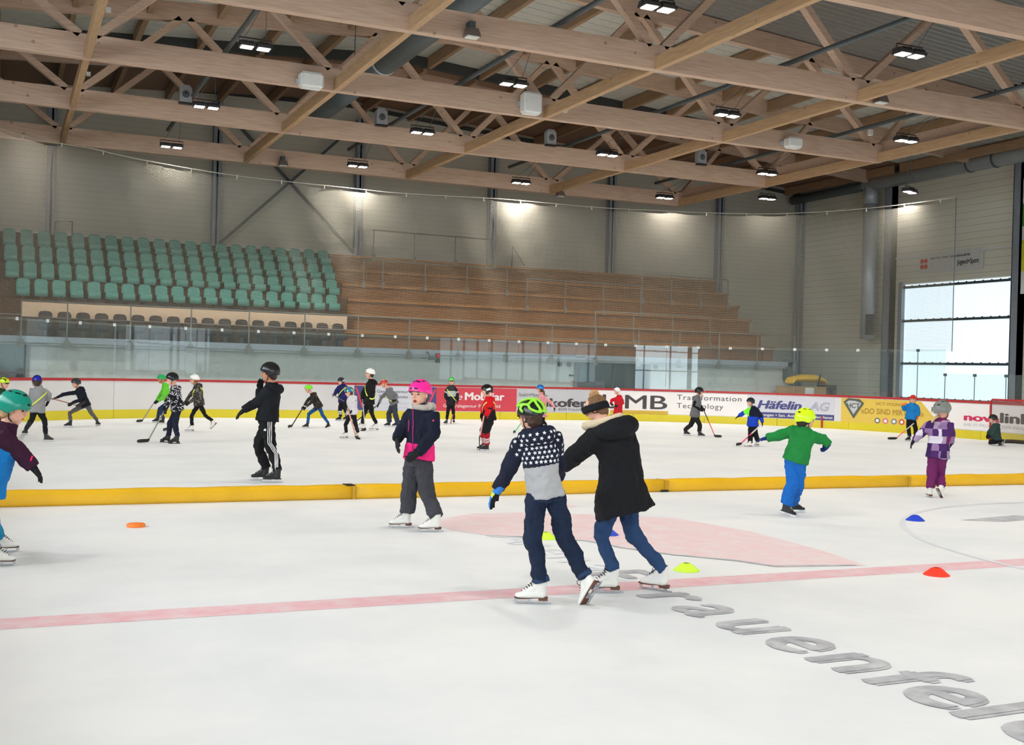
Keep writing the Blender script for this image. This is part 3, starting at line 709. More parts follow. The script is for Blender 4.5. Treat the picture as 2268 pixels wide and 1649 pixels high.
# glass above the boards
def glass_material():
    m, nt, b, N, L = nodes_of('rink_glass')
    nt.nodes.remove(b); out = [n for n in nt.nodes if n.type == 'OUTPUT_MATERIAL'][0]
    tr = N('ShaderNodeBsdfTransparent'); tr.inputs[0].default_value = (.93, .97, .96, 1)
    gl = N('ShaderNodeBsdfGlossy'); gl.inputs['Roughness'].default_value = .015; gl.inputs[0].default_value = (.95, 1, 1, 1)
    lw = N('ShaderNodeLayerWeight'); lw.inputs[0].default_value = .5; pw = N('ShaderNodeMath'); pw.operation = 'POWER'; pw.inputs[1].default_value = 5; L(lw.outputs['Facing'], pw.inputs[0])
    fr = N('ShaderNodeMath'); fr.operation = 'MULTIPLY_ADD'; fr.inputs[1].default_value = .6; fr.inputs[2].default_value = .038; L(pw.outputs[0], fr.inputs[0])
    df = N('ShaderNodeBsdfDiffuse'); df.inputs[0].default_value = (.75, .84, .84, 1)
    mx0 = N('ShaderNodeMixShader'); mx0.inputs[0].default_value = .035; L(tr.outputs[0], mx0.inputs[1]); L(df.outputs[0], mx0.inputs[2])
    mx = N('ShaderNodeMixShader'); L(fr.outputs[0], mx.inputs[0]); L(mx0.outputs[0], mx.inputs[1]); L(gl.outputs[0], mx.inputs[2])
    L(mx.outputs[0], out.inputs[0]); return m
GLASS = glass_material(); CLIP = mat('clip_white', rgb(215, 218, 215), .4); CLIPD = mat('clip_dark', rgb(80, 92, 100), .4)
def pane(s0, s1, z1, label, group, cm):
    e = empty('safety_glass', (0, 0, 0), label, 'glass pane', group)
    mb = MB(); swept(mb, s0+.006, s1-.006, -.075, -.06, 1.085, z1, step=.35); mb.build('pane', GLASS, e)
    p = rink(s0, -.065); mb = MB(); mb.box((p[0]-.035, p[1]-.035, z1-.07), (p[0]+.035, p[1]+.035, z1+.01)); mb.build('clip', cm, e)
    if cm is CLIPD:
        mb = MB(); mb.tube([(p[0], p[1], 1.085), (p[0], p[1], z1-.05)], .012, 6); mb.build('edge_strip', CLIPD, e)
s = 19.4; n = 0
while s < 50.9:
    a = min(s+1.052, 50.98)
    pane(s, a, 2.56, 'clear tall safety glass pane on the curved boards', 'tall safety glass panes', CLIP if a < 49 else CLIPD); s = a
while s < 60: pane(s, s+1.1, 1.84, 'clear low safety glass pane on the side boards at the right', 'low safety glass panes', CLIPD); s += 1.1
# protective net
def net_material():
    m, nt, b, N, L = nodes_of('net_cord')
    out = [n for n in nt.nodes if n.type == 'OUTPUT_MATERIAL'][0]; nt.nodes.remove(b)
    uv = N('ShaderNodeUVMap'); sx = N('ShaderNodeSeparateXYZ'); L(uv.outputs[0], sx.inputs[0])
    def line(sock, frac):
        f = N('ShaderNodeMath'); f.operation = 'FRACT'; L(sock, f.inputs[0])
        l = N('ShaderNodeMath'); l.operation = 'LESS_THAN'; l.inputs[1].default_value = frac; L(f.outputs[0], l.inputs[0]); return l.outputs[0]
    a, c = line(sx.outputs['X'], .07), line(sx.outputs['Y'], .15)
    mx = N('ShaderNodeMath'); mx.operation = 'MAXIMUM'; L(a, mx.inputs[0]); L(c, mx.inputs[1])
    tr = N('ShaderNodeBsdfTransparent'); df = N('ShaderNodeBsdfDiffuse'); df.inputs[0].default_value = (.85, .8, .66, 1)
    tl = N('ShaderNodeBsdfTranslucent'); tl.inputs[0].default_value = (.8, .73, .6, 1)
    m1 = N('ShaderNodeMixShader'); m1.inputs[0].default_value = .4; L(df.outputs[0], m1.inputs[1]); L(tl.outputs[0], m1.inputs[2])
    m2 = N('ShaderNodeMixShader'); L(mx.outputs[0], m2.inputs[0]); L(tr.outputs[0], m2.inputs[1]); L(m1.outputs[0], m2.inputs[2])
    nv = N('ShaderNodeCombineXYZ'); nv.inputs[1].default_value = -.5; nv.inputs[2].default_value = .87; L(nv.outputs[0], df.inputs['Normal'])   # round cords catch the light from above
    L(m2.outputs[0], out.inputs[0]); return m
def net_top(s): return float(np.interp(s, [10, 20.9, 22.85, 24, 27.7, 31.7, 35.5, 41, 45, 51.2], [7.0, 7.05, 7.17, 7.13, 7.02, 6.97, 7.1, 7.14, 7.03, 7.03]))
e = empty('protective_net', (0, 0, 0), 'fine protective net hanging behind the glass in front of the stand', 'net')
ns = 160; nz = 8; vs = []; uvs = []; SA, SB = 18.0, 51.1
for i in range(ns+1):
    s = SA+(SB-SA)*i/ns; zt = net_top(s)-.05-.05*abs(math.sin(PI*s/1.3)); p = rink(s, -.16)
    for j in range(nz+1):
        z = 2.5+(zt-2.5)*j/nz; o = .02*math.sin(s*4+j); vs.append((p[0], p[1]+o, z)); uvs.append((s/.036, z/.03))
fs = [(i*(nz+1)+j, (i+1)*(nz+1)+j, (i+1)*(nz+1)+j+1, i*(nz+1)+j+1) for i in range(ns) for j in range(nz)]
mb = MB(); mb.add(vs, fs); o = mb.build('mesh_sheet', net_material(), e, fix=False)
ul = o.data.uv_layers.new(name='UVMap')
for lp in o.data.loops: ul.data[lp.index].uv = uvs[lp.vertex_index]
mb = MB(); mb.tube([(*rink(SA+(SB-SA)*i/ns, -.16), net_top(SA+(SB-SA)*i/ns)) for i in range(ns+1)], .014, 6); mb.build('cable', mat('cable', rgb(170, 165, 150), .4, .3), e)
mb = MB()
for i in range(int((SB-SA)/1.3)+1):
    s = SA+1.3*i; p = rink(s, -.16); mb.box((p[0]-.012, p[1]-.012, net_top(s)-.1), (p[0]+.012, p[1]+.012, net_top(s)+.02))
mb.build('hooks', mat('hook', rgb(200, 196, 184), .4), e)
p = rink(SB, -.16); mb = MB(); mb.tube([(p[0], p[1], 2.5), (p[0], p[1], net_top(SB))], .012, 6); mb.build('edge_cord', DSTEEL, e)

# ---- adverts on the boards (sheets bent along the boards, lettering on them)
def ad_sheet(name, x0, x1, z0, z1, m, label):
    a, b = s_at(x0), s_at(x1); e = empty(name, (0, 0, 0), label, 'advert')
    mb = MB(); swept(mb, a, b, .001, .005, z0, z1); mb.build('sheet', m, e); return e
def ad_text(e, txt, x0, x1, z0, h, m, bold=0.0, shear=0.0, spacing=1.0, off=.009, outline=0.0):
    a, b = s_at(x0), s_at(x1); vs, fs, wd = lettering(txt, bold, shear, spacing, outline)
    mb = MB(); mb.add([(*rink(a+u/wd*(b-a), off+q), z0+v/.7*h) for u, v, q in vs], fs)
    return mb.build('lettering', m, e, fix=False)
def ad_patch(e, x0, x1, z0, z1, m, name='field', off=.007):
    mb = MB(); swept(mb, s_at(x0), s_at(x1), .004, off, z0, z1); return mb.build(name, m, e)
def ad_poly(e, pts, m, name='emblem', off=.008):
    mb = MB(); mb.add([(*rink(s_at(x), off), z) for x, z in pts], [tuple(range(len(pts)))]); return mb.build(name, m, e, fix=False)
def pr(c, n='p'): return mat('print_%02x%02x%02x' % c, rgb(*c), .5, 0, .05, 2)
LAV = pr((206, 206, 216)); NAVY = pr((72, 74, 128)); PRED = pr((206, 66, 82)); PWHITE = pr((236, 232, 232)); PGREY = pr((192, 192, 198)); PBLACK = pr((70, 66, 68))
e = ad_sheet('insurance_advert', 784, 966, .26, 1.0, LAV, 'pale advert with navy ends and dark words ending in AGENTUR, left of the red advert')
ad_patch(e, 784, 806, .26, 1.0, NAVY); ad_patch(e, 945, 966, .26, 1.0, NAVY)
ad_poly(e, [(786, .95), (790, .95), (806, .35), (801, .35)], PRED, 'stripe', .01); ad_poly(e, [(948, .5), (951, .44), (965, .9), (962, .96)], PRED, 'stripe', .01)
ad_text(e, 'Generalagentur', 834, 904, .80, .09, PBLACK); ad_text(e, 'Thurgau Landes', 838, 903, .64, .09, PBLACK)
ad_text(e, 'Kreuzlingen Weinfelden', 825, 903, .45, .06, PGREY); ad_text(e, '058 265 68 68', 850, 902, .32, .06, PGREY)
e = ad_sheet('red_advert', 966, 1144, .26, 1.0, PRED, 'red advert with white word Mobiliar on the boards')
ad_text(e, 'die', 992, 1024, .62, .2, PWHITE, 0, .35); ad_text(e, 'Mobiliar', 1029, 1117, .62, .24, PWHITE, .04); ad_text(e, 'Generalagentur Frauenfeld', 982, 1108, .38, .1, PWHITE, .005)
e = ad_sheet('grey_advert', 1144, 1310, .26, 1.0, PGREY, 'light grey advert with bold black word ending in IKOFER')
ad_text(e, 'Stahl+Metallbau', 1149, 1212, .76, .11, PBLACK); ad_text(e, 'oetikofer', 1152, 1302, .44, .27, PBLACK, .045); ad_text(e, '8500 Frauenfeld', 1237, 1300, .32, .075, PBLACK)
e = ad_sheet('white_advert', 1310, 1655, .26, 1.0, PWHITE, 'white advert with huge dark letters UMB and Transformation Technology')
ad_text(e, 'U', 1334, 1374, .42, .46, PBLACK, .012); ad_text(e, 'M', 1384, 1432, .42, .46, PBLACK, .012); ad_text(e, 'B', 1440, 1478, .42, .46, PBLACK, .012)
ad_text(e, 'Transformation', 1499, 1642, .76, .17, PBLACK, 0, 0, 1.12); ad_text(e, 'Technology', 1499, 1602, .48, .17, PBLACK, 0, 0, 1.12)
ad_patch(e, 1352, 1480, .245, .36, pr((206, 170, 60)), 'ochre_strip', .012)
e = ad_sheet('plumbing_advert', 1662, 1848, .26, .98, LAV, 'pale lavender advert with bold slanted blue name and navy strip')
ad_text(e, 'Häfelin', 1677, 1776, .56, .27, NAVY, .045, .25); ad_text(e, 'AG', 1792, 1838, .56, .27, NAVY, .0, .25, 1.0, .009, .012)
ad_patch(e, 1662, 1848, .26, .44, NAVY, 'strip'); ad_text(e, 'Feuerungen • San. Anlagen • Kundendienst', 1666, 1845, .31, .085, PWHITE, .015, 0, 1, .012)
e = ad_sheet('yellow_advert', 1863, 2082, .02, 1.0, pr((222, 190, 84)), 'yellow advert with green shield emblems and the words DO SIND MIR DEHEI')
GRN = pr((84, 96, 84)); OLI = pr((168, 134, 50))
for cx in (1890, 2078):
    ad_poly(e, [(cx-22, .88), (cx-12, 1.0), (cx+14, .98), (cx+24, .86), (cx+1, .36)], GRN, 'shield', .016)
    ad_poly(e, [(cx-16, .86), (cx-10, .93), (cx+12, .92), (cx+18, .85), (cx+1, .5)], PGREY, 'shield_face', .019)
    ad_text(e, 'HCT', cx-14, cx+15, .7, .15, GRN, .03, 0, 1, .022)
ad_text(e, 'HCT YOUNG LIONS', 1940, 2030, .82, .09, OLI, .01); ad_text(e, '«DO SIND MIR DEHEI»', 1908, 2046, .54, .17, OLI, .015)
for cx, c in ((1944, (110, 110, 100)), (1962, (204, 120, 130)), (1981, (120, 128, 138)), (1998, (196, 70, 60))):
    ad_poly(e, [(cx+6.5*math.cos(t*PI/8), .34+.09*math.sin(t*PI/8)) for t in range(16)], pr(c), 'badge')
    ad_poly(e, [(cx+3.5*math.cos(t*PI/8), .34+.05*math.sin(t*PI/8)) for t in range(16)], PWHITE, 'badge_centre', .011)
ad_poly(e, [(2040, 1.0), (2082, 1.0), (2082, .36)], PWHITE, 'corner', .013)
e = ad_sheet('network_advert', 2084, 2330, .26, 1.0, PWHITE, 'white advert with magenta and dark lettering behind the goal')
ad_text(e, 'nova', 2135, 2216, .52, .2, pr((206, 48, 92)), .05); ad_text(e, 'link', 2215, 2288, .52, .27, PBLACK, .045); ad_text(e, 'IHR IT-PROFI IN DER REGION', 2136, 2290, .36, .08, PGREY)
# ================================================================ LAMPS AND FIXTURES UNDER THE ROOF
LED = mat('led_face', (1, 1, 1, 1), .4, emis=(1, .97, .9, 1), estr=14)
def floodlight(x, y, z, xt, label, ztop=8.62, power=LAMP_W, rz=0.0):
    e = empty('floodlight', (x, y, z), label, 'floodlight', 'twin floodlights under the trusses', rz)
    mb = MB(); mb.box((-.3, -.04, .06), (.3, .04, .1))
    for sx in (-.16, .16):
        for i in range(7): mb.box((sx-.13+.037*i, -.13, .05), (sx-.12+.037*i, .13, .1))
    mb.build('heat_sink', BLACKM, e)
    for sx in (-.16, .16):
        mb = MB(); mb.box((sx-.14, -.14, -.01), (sx+.14, .14, .05)); mb.build('module_housing', BLACKM, e)
        mb = MB(); mb.box((sx-.11, -.1, -.02), (sx+.11, .1, -.011)); mb.build('light_panel', LED, e)
    mb = MB(); mb.tube([(-.31, 0, .02), (-.31, 0, .17), (.31, 0, .17), (.31, 0, .02)], .014, 6); mb.build('yoke', BLACKM, e)
    mb = MB()
    for sx in (-.2, .2): mb.tube([(sx, 0, .17), (xt-x, 0, ztop-z)], .006, 5)
    mb.build('hanging_wires', DSTEEL, e)
    if power:
        l = bpy.data.lights.new('lamp_light', 'AREA'); l.shape = 'RECTANGLE'; l.size = .55; l.size_y = .22; l.energy = power; l.color = (1, .965, .9); l.spread = math.radians(165)
        o = bpy.data.objects.new('lamp_light', l); COL.objects.link(o); o.parent = e; o.location = (0, 0, -.04); o.visible_camera = False; o.visible_glossy = False
TX = [4.49, 10.2, 15.97, 21.93]; LX = [4.25, 9.7, 15.16, 20.6]
row = {'far': 33.0, 'second': 27.4, 'third': 21.75, 'fourth': 16.0}
pos = {'far': 'over the far net', 'second': 'in the second row from the far net', 'third': 'in the third row from the far net', 'fourth': 'in the fourth row from the far net'}
cn = ['first column from the left', 'second column from the left', 'third column from the left', 'fourth column from the left']
for r, y in row.items():
    for i in range(4): floodlight(LX[i]+(.05 if r != 'far' else 0), y, 7.65, TX[i], 'black twin floodlight %s, %s' % (pos[r], cn[i]), power=LAMP_W*(2.2 if r == 'far' else 1))
floodlight(-.5, 31.4, 7.65, -1.2, 'black twin floodlight at the left edge over the far net', rz=.5, power=LAMP_W*1.8)
floodlight(23.55, 31.2, 7.65, 23.33, 'black twin floodlight under the right end of the far trusses', 8.0)
p = ground(2015, 425, 7.4); floodlight(p.x, p.y, 7.4, p.x-.2, 'black twin floodlight hanging before the right wall near the round duct', 9.3, rz=.4, power=LAMP_W*2.5)
k = 0
for y in (10.2, 4.5, -1.2, -7.5, -14):
    for x in LX: floodlight(x, y, 7.65, x, 'black twin floodlight above or behind the camera, outside the picture')
for y in (16, 5, -7): floodlight(26.2, y, 7.65, 26.2, 'unseen twin floodlight added near the right side to light the right wall', 8.3)  # unseen lamps added for more light on the right wall
for y in (20, 8, -5): floodlight(-2.6, y, 7.65, -2.6, 'black twin floodlight near the left side, outside the picture', 8.3)

SPKG = mat('speaker_grey', rgb(158, 160, 164), .5); SMALLW = mat('small_white', rgb(214, 214, 206), .5)
for i, (x, z) in enumerate(((688, 180), (1175, 230), (1755, 317))):
    p = at_y(x, z, 25.45); e = empty('white_equipment_box', (p.x, 25.42, p.z), 'white box mounted on the timber truss, '+['left one', 'tall middle one', 'right one'][i], 'box', 'white boxes on the truss')
    hx, hz = ((.27, .18), (.25, .27), (.24, .15))[i]
    mb = MB(); mb.box((-hx, -.16, -hz), (hx, .16, hz))
    me = mb.mesh('box'); bm = bmesh.new(); bm.from_mesh(me); bmesh.ops.bevel(bm, geom=bm.edges[:], offset=.05, segments=3, affect='EDGES'); bm.to_mesh(me); bm.free()
    link('housing', me, WHITEB, e)
    mb = MB(); mb.box((-hx-.03, .13, -.05), (-hx+.02, .22, .05)); mb.box((hx-.02, .13, -.05), (hx+.03, .22, .05)); mb.build('bracket', GALV, e)
for i, (x, z) in enumerate(((410, 212), (843, 262), (1217, 307), (1550, 350))):
    p = at_y(x, z, 31.0); e = empty('loudspeaker', (p.x, 30.95, p.z), 'grey loudspeaker sitting on the second truss, '+['leftmost of four', 'second from the left', 'third from the left', 'rightmost of four'][i], 'loudspeaker', 'grey loudspeakers on the truss')
    e.scale = (.78, .78, .78); mb = MB(); mb.box((-.2, -.14, -.26), (.2, .14, .24)); mb.prism([(-.2, .24), (.2, .24), (.12, .34), (-.12, .34)], -.1, .14); mb.build('cabinet', SPKG, e)
    mb = MB(); mb.tube([(0, -.141, .02), (0, -.15, .02)], .13, 16); mb.build('cone', DUCT, e); mb = MB(); mb.tube([(0, -.151, .06), (0, -.156, .06)], .035, 10); mb.build('dust_cap', BLACKM, e)
    mb = MB(); mb.box((-.22, -.16, -.32), (.22, .1, -.26)); mb.build('bracket', BLACKM, e)
for i, (x, z, Y, nm) in enumerate(((1040, 74, 20.28, 'on the near truss at the top middle'), (625, 361, 36.26, 'under the farthest truss at the left'), (1238, 429, 36.26, 'under the farthest truss at the middle'), (1943, 220, 20.28, 'on the near truss at the right'))):
    p = at_y(x, z, Y); e = empty('old_floodlight', (p.x, Y-.12, p.z), 'small unlit floodlight '+nm, 'floodlight', 'unlit floodlights on the trusses')
    mb = MB(); mb.add([(-.15, -.12, -.1), (.15, -.12, -.1), (.15, .1, -.1), (-.15, .1, -.1), (-.11, -.08, .06), (.11, -.08, .06), (.11, .08, .06), (-.11, .08, .06)],
                      [(0, 3, 2, 1), (4, 5, 6, 7), (0, 1, 5, 4), (1, 2, 6, 5), (2, 3, 7, 6), (3, 0, 4, 7)]); mb.build('housing', mat('old_housing', rgb(104, 92, 84), .5), e)
    mb = MB(); mb.box((-.12, -.1, -.125), (.12, .08, -.101)); mb.build('front_glass', SMALLW, e)
    mb = MB(); mb.box((-.06, -.04, .06), (.06, .17, .2)); mb.build('bracket', DSTEEL, e)
for i, (x, z, Y) in enumerate(((240, 22, 25.6), (196, 164, 31), (1253, 244, 25.6), (1928, 296, 23.0))):
    p = at_y(x, z, Y) if i < 3 else at_x(x, z, 21.93); Y = Y if i < 3 else p.y; mb = MB(); mb.box((p.x-.05, Y-.05, p.z-.05), (p.x+.05, Y+.06, p.z+(.05 if i < 3 else .12))); tag(mb.build('junction_box', SMALLW), 'tiny white junction box on a truss beam, '+['top left', 'left below the first', 'middle', 'right on the lamp tube'][i], 'junction box')

# ================================================================ THINGS ON THE ICE
cuts = [-7.0, -.4, 3.9, 8.3, 12.55, 17.0, 21.3, 25.1]
TAPE = mat('black_tape', rgb(40, 34, 30), .7)
bn = ['left of the picture', 'at the left edge of the picture', 'behind the man in black and the pink helmet', 'behind the boy and the woman', 'behind the green jacket', 'behind the purple jacket', 'at the right', 'farthest right']
def bar_y(x): return 13.16-.035*max(0, x-8)**1.35*.35
for i, (a, b) in enumerate(zip(cuts[:-1], cuts[1:])):
    if b < -1: continue
    e = empty('foam_barrier', (0, 0, 0), 'long yellow foam barrier on the ice '+bn[i], 'barrier', 'yellow foam barriers lying end to end')
    mb = MB(); pts = []; n = 14; prof = [(-.11, .0), (-.125, .03), (-.115, .13), (-.085, .16), (.085, .16), (.115, .13), (.125, .03), (.11, 0)]
    vs = []
    for j in range(n+1):
        x = a+.02+(b-a-.04)*j/n; y = bar_y(x); wv = .004*math.sin(x*5.1)+.003*math.sin(x*11)
        for (dy, dz) in prof: vs.append((x, y+dy*(1+wv*3), max(0, dz+(wv if dz > .1 else 0))))
    k = len(prof); fs = [(j*k+q, (j+1)*k+q, (j+1)*k+(q+1) % k, j*k+(q+1) % k) for j in range(n) for q in range(k)]+[tuple(range(k)), tuple(n*k+q for q in range(k-1, -1, -1))]
    mb.add(vs, fs); mb.build('cushion', YEL, e, True)
    mb = MB(); mb.box((b-.025, bar_y(b)-.128, .0), (b+.015, bar_y(b)+.126, .157)); mb.build('joint_sleeve', mat('yellow_sleeve', rgb(190, 146, 36), .6), e)
    if b in (3.9, 8.3):
        mb = MB(); lo = b > 4; mb.box((b-.09, bar_y(b)-(.134 if lo else .09), .0 if lo else .13), (b+.02, bar_y(b)+.09, .03 if lo else .167)); mb.build('tape', TAPE, e)
def cone(x, y, c, label):
    p = ground(x, y); e = empty('marker_cone', (p.x, p.y, 0), label, 'cone', 'low disc cones on the ice')
    mb = MB(); n = 32; prof = [(.105, .0), (.108, .004), (.098, .012), (.05, .052), (.032, .062), (.026, .062), (.044, .05), (.094, .008), (.1, 0)]
    vs = []
    for r, z in prof: vs += [(r*math.cos(2*PI*j/n), r*math.sin(2*PI*j/n), z) for j in range(n)]
    k = len(prof); fs = [(q*n+j, q*n+(j+1) % n, ((q+1) % k)*n+(j+1) % n, ((q+1) % k)*n+j) for q in range(k) for j in range(n)]
    mb.add(vs, fs); mb.build('disc', mat('cone_%02x%02x%02x' % c, rgb(*c), .5), e, True)
cone(1208, 1192, (206, 250, 70), 'lime green disc cone behind the boy\'s legs')
cone(1346, 1184, (60, 84, 200), 'blue disc cone partly hidden behind the woman\'s leg')
cone(1520, 1263, (206, 250, 70), 'lime green disc cone right of the woman\'s skates')
cone(2027, 1152, (40, 70, 190), 'blue disc cone inside the circle line at the right')
cone(2074, 1273, (250, 64, 44), 'red disc cone standing on the pale red line')
p = ground(301, 1166); mb = MB(); n = 28; pr_ = [(.085, 0), (.088, .02), (.08, .032), (.02, .034)]
vs = []
for r, z in pr_: vs += [(p.x+r*math.cos(2*PI*j/n), p.y+r*math.sin(2*PI*j/n), z) for j in range(n)]
mb.add(vs, [(q*n+j, q*n+(j+1) % n, (q+1)*n+(j+1) % n, (q+1)*n+j) for q in range(3) for j in range(n)]+[tuple(3*n+j for j in range(n))])
tag(mb.build('marker_disc', mat('orange_disc', rgb(240, 128, 50), .5), smooth=True), 'flat orange marker disc lying on the ice at the left', 'marker disc')
# red post end on the boards
x = s_at(1822); mb = MB(); a = rink(x, .03); mb.tube([(*a, .02), (*a, .36)], .03, 10); tag(mb.build('red_post', REDR), 'short red post at the foot of the boards right of the lime helmet', 'post')
# goal at the right edge
e = empty('hockey_goal', (24.1, 20.6, 0), 'red framed hockey goal with net at the right picture edge', 'goal')
g0 = ground(2197, 972); gz = 1.16
A = V((24.15, 22.05, 0)); B = V((24.15, 20.25, 0)); o = V((24.1, 20.6, 0)); bk = V((.75, 0, 0))
mb = MB(); mb.tube([A-o, A-o+V((0, 0, gz-.04)), A-o+V((0, -.05, gz)), B-o+V((0, .05, gz)), B-o+V((0, 0, gz-.04)), B-o], .03, 12); mb.build('frame', REDR, e, True)
mb = MB()
mb.tube([A-o+V((0, 0, .05)), A-o+bk+V((0, -.1, .05)), B-o+bk+V((0, .1, .05)), B-o+V((0, 0, .05))], .05, 8); mb.build('base_bar', mat('base_padding', rgb(70, 62, 56), .8), e, True)
def goal_net():
    m, nt, b, N, L = nodes_of('goal_net')
    out = [n for n in nt.nodes if n.type == 'OUTPUT_MATERIAL'][0]
    tr = N('ShaderNodeBsdfTransparent'); ms = N('ShaderNodeMixShader'); ms.inputs[0].default_value = .32
    b.inputs['Base Color'].default_value = rgb(140, 130, 124); L(tr.outputs[0], ms.inputs[1]); L(b.outputs[0], ms.inputs[2]); L(ms.outputs[0], out.inputs[0]); return m
mb = MB(); T = V((.4, 0, gz)); a0, b0 = A-o, B-o
q = [a0+V((0, 0, gz)), b0+V((0, 0, gz)), b0+T+V((0, .05, 0)), a0+T+V((0, -.05, 0)), a0+bk+V((0, -.1, .05)), b0+bk+V((0, .1, .05)), a0, b0]
mb.add(q, [(0, 1, 2, 3), (3, 2, 5, 4), (0, 3, 4, 6), (1, 7, 5, 2)]); mb.build('net', goal_net(), e, fix=False)
# ================================================================ PEOPLE
def lerp(a, b, t): return a+(b-a)*t
def interp(tab, t):
    ks = [r[0] for r in tab]
    return tuple(float(np.interp(t, ks, [r[i] for r in tab])) for i in range(1, len(tab[0])))

# skates: made once in their own frame (x forward, z up, length 1, origin on the ice) and reused
def skate_parts(kind):
    out = {}
    mb = MB()
    mb.tube([(-.36, 0, .29), (-.3, 0, .27), (-.1, 0, .27), (.15, 0, .25), (.34, 0, .235), (.44, 0, .22), (.475, 0, .21)],
            [(.09, .09), (.145, .12), (.135, .12), (.15, .1), (.14, .085), (.1, .065), (.04, .03)], 20, (0, 1, 0))
    mb.tube([(-.2, 0, .28), (-.21, 0, .42), (-.235, 0, .52), (-.25, 0, .62), (-.25, 0, .72)], [(.14, .2), (.135, .185), (.135, .17), (.14, .165), (.145, .17)], 20, (0, 1, 0))
    mb.tube([(-.15, 0, .55), (-.03, 0, .43), (.1, 0, .36), (.25, 0, .3)], [.13, .125, .11, .09], 14)
    out['boot'] = remesh(mb, .022, 3)
    mb = MB()
    if kind == 'figure':
        mb.prism([(-.44, .19), (-.2, .185), (-.05, .185), (.2, .165), (.42, .16), (.49, .19), (.49, .16), (.4, .135), (.15, .14), (-.05, .165), (-.17, .165), (-.19, .1), (-.42, .1)], -.1, .1)
        out['sole'] = mb.mesh('sole')
        mb = MB()
        mb.prism([(-.56, .012), (-.5, .0), (.35, .0), (.44, .02), (.51, .07), (.50, .13), (.46, .13), (.45, .075), (.40, .045), (-.54, .04)], -.012, .012)
        for x0, x1, x2, x3, z in ((-.4, -.32, -.34, -.26, .1), (.02, .1, .05, .13, .15), (.42, .47, .4, .46, .145)): mb.prism([(x0, .03), (x1, .03), (x3, z), (x2, z)], -.014, .014)
        mb.box((-.44, -.07, .09), (-.18, .07, .102)); mb.box((-.02, -.07, .14), (.44, .07, .15))
        out['blade'] = mb.mesh('blade')
    else:
        mb.prism([(-.44, .2), (.46, .19), (.44, .165), (-.42, .165)], -.1, .1)
        out['sole'] = mb.mesh('sole')
        mb = MB()
        mb.prism([(-.44, .165), (-.12, .165), (-.16, .1), (-.2, .06), (-.46, .06)], -.045, .045); mb.prism([(.08, .165), (.45, .165), (.5, .06), (.16, .06), (.12, .1)], -.045, .045)
        mb.prism([(-.5, .065), (.5, .065), (.5, .045), (-.5, .045)], -.03, .03)
        out['holder'] = mb.mesh('holder')
        mb = MB(); mb.prism([(-.53, .05), (-.53, .02), (-.46, .0), (.44, .0), (.52, .025), (.53, .05)], -.012, .012); out['blade'] = mb.mesh('blade')
    mb = MB()
    for i in range(7):
        t = i/6; x, z, r = lerp(.26, -.08, t), lerp(.33, .62, t)+.02*math.sin(t*3), .1
        mb.tube([(x-.015, -.075, z-.005), (x+.03, 0, z+.03), (x-.015, .075, z-.005)], .014, 6)
    mb.tube([(-.08, .02, .66), (.0, .1, .69), (.03, .13, .6), (.01, .12, .5)], .011, 5); mb.tube([(-.08, -.02, .66), (-.02, -.12, .68), (.01, -.15, .58)], .011, 5)
    out['laces'] = mb.mesh('laces')
    return out
SK = {'figure': skate_parts('figure'), 'hockey': skate_parts('hockey')}
SKM = {'white': [mat('white_leather', rgb(228, 226, 220), .45, 0, .05), mat('brown_sole', rgb(96, 58, 40), .5), BLADE, mat('lace_dark', rgb(46, 44, 46), .8)],
       'black': [mat('black_boot', rgb(34, 33, 35), .5), mat('black_sole', rgb(28, 28, 30), .5), BLADE, mat('lace_white', rgb(200, 198, 190), .8)],
       'allblack': [mat('black_boot', rgb(34, 33, 35), .5), mat('black_sole', rgb(28, 28, 30), .5), BLACKM, mat('lace_black', rgb(30, 30, 30), .8)]}
HOLD = mat('white_holder', rgb(222, 224, 226), .4)
def skate(root, M, kind, style, L):
    S = M @ Matrix.Diagonal((L, L, L, 1)); P = SK[kind]; q = SKM[style]
    def put(nm, me, m, par, smooth=False, M=None):
        me = me.copy(); me.transform(M if M else S); o = link(nm, me, m, par, smooth); return o
    b = put('skate', P['boot'], q[0], root, True)
    put('sole', P['sole'], q[1], b)
    if kind == 'hockey': put('blade_holder', P['holder'], HOLD if style == 'black' else BLACKM, b)
    put('blade', P['blade'], q[2], b)
    put('laces', P['laces'], q[3], b)
    return b

STARPTS = [(math.cos(PI/2+i*PI/5)*(1 if i % 2 == 0 else .45), math.sin(PI/2+i*PI/5)*(1 if i % 2 == 0 else .45)) for i in range(10)]

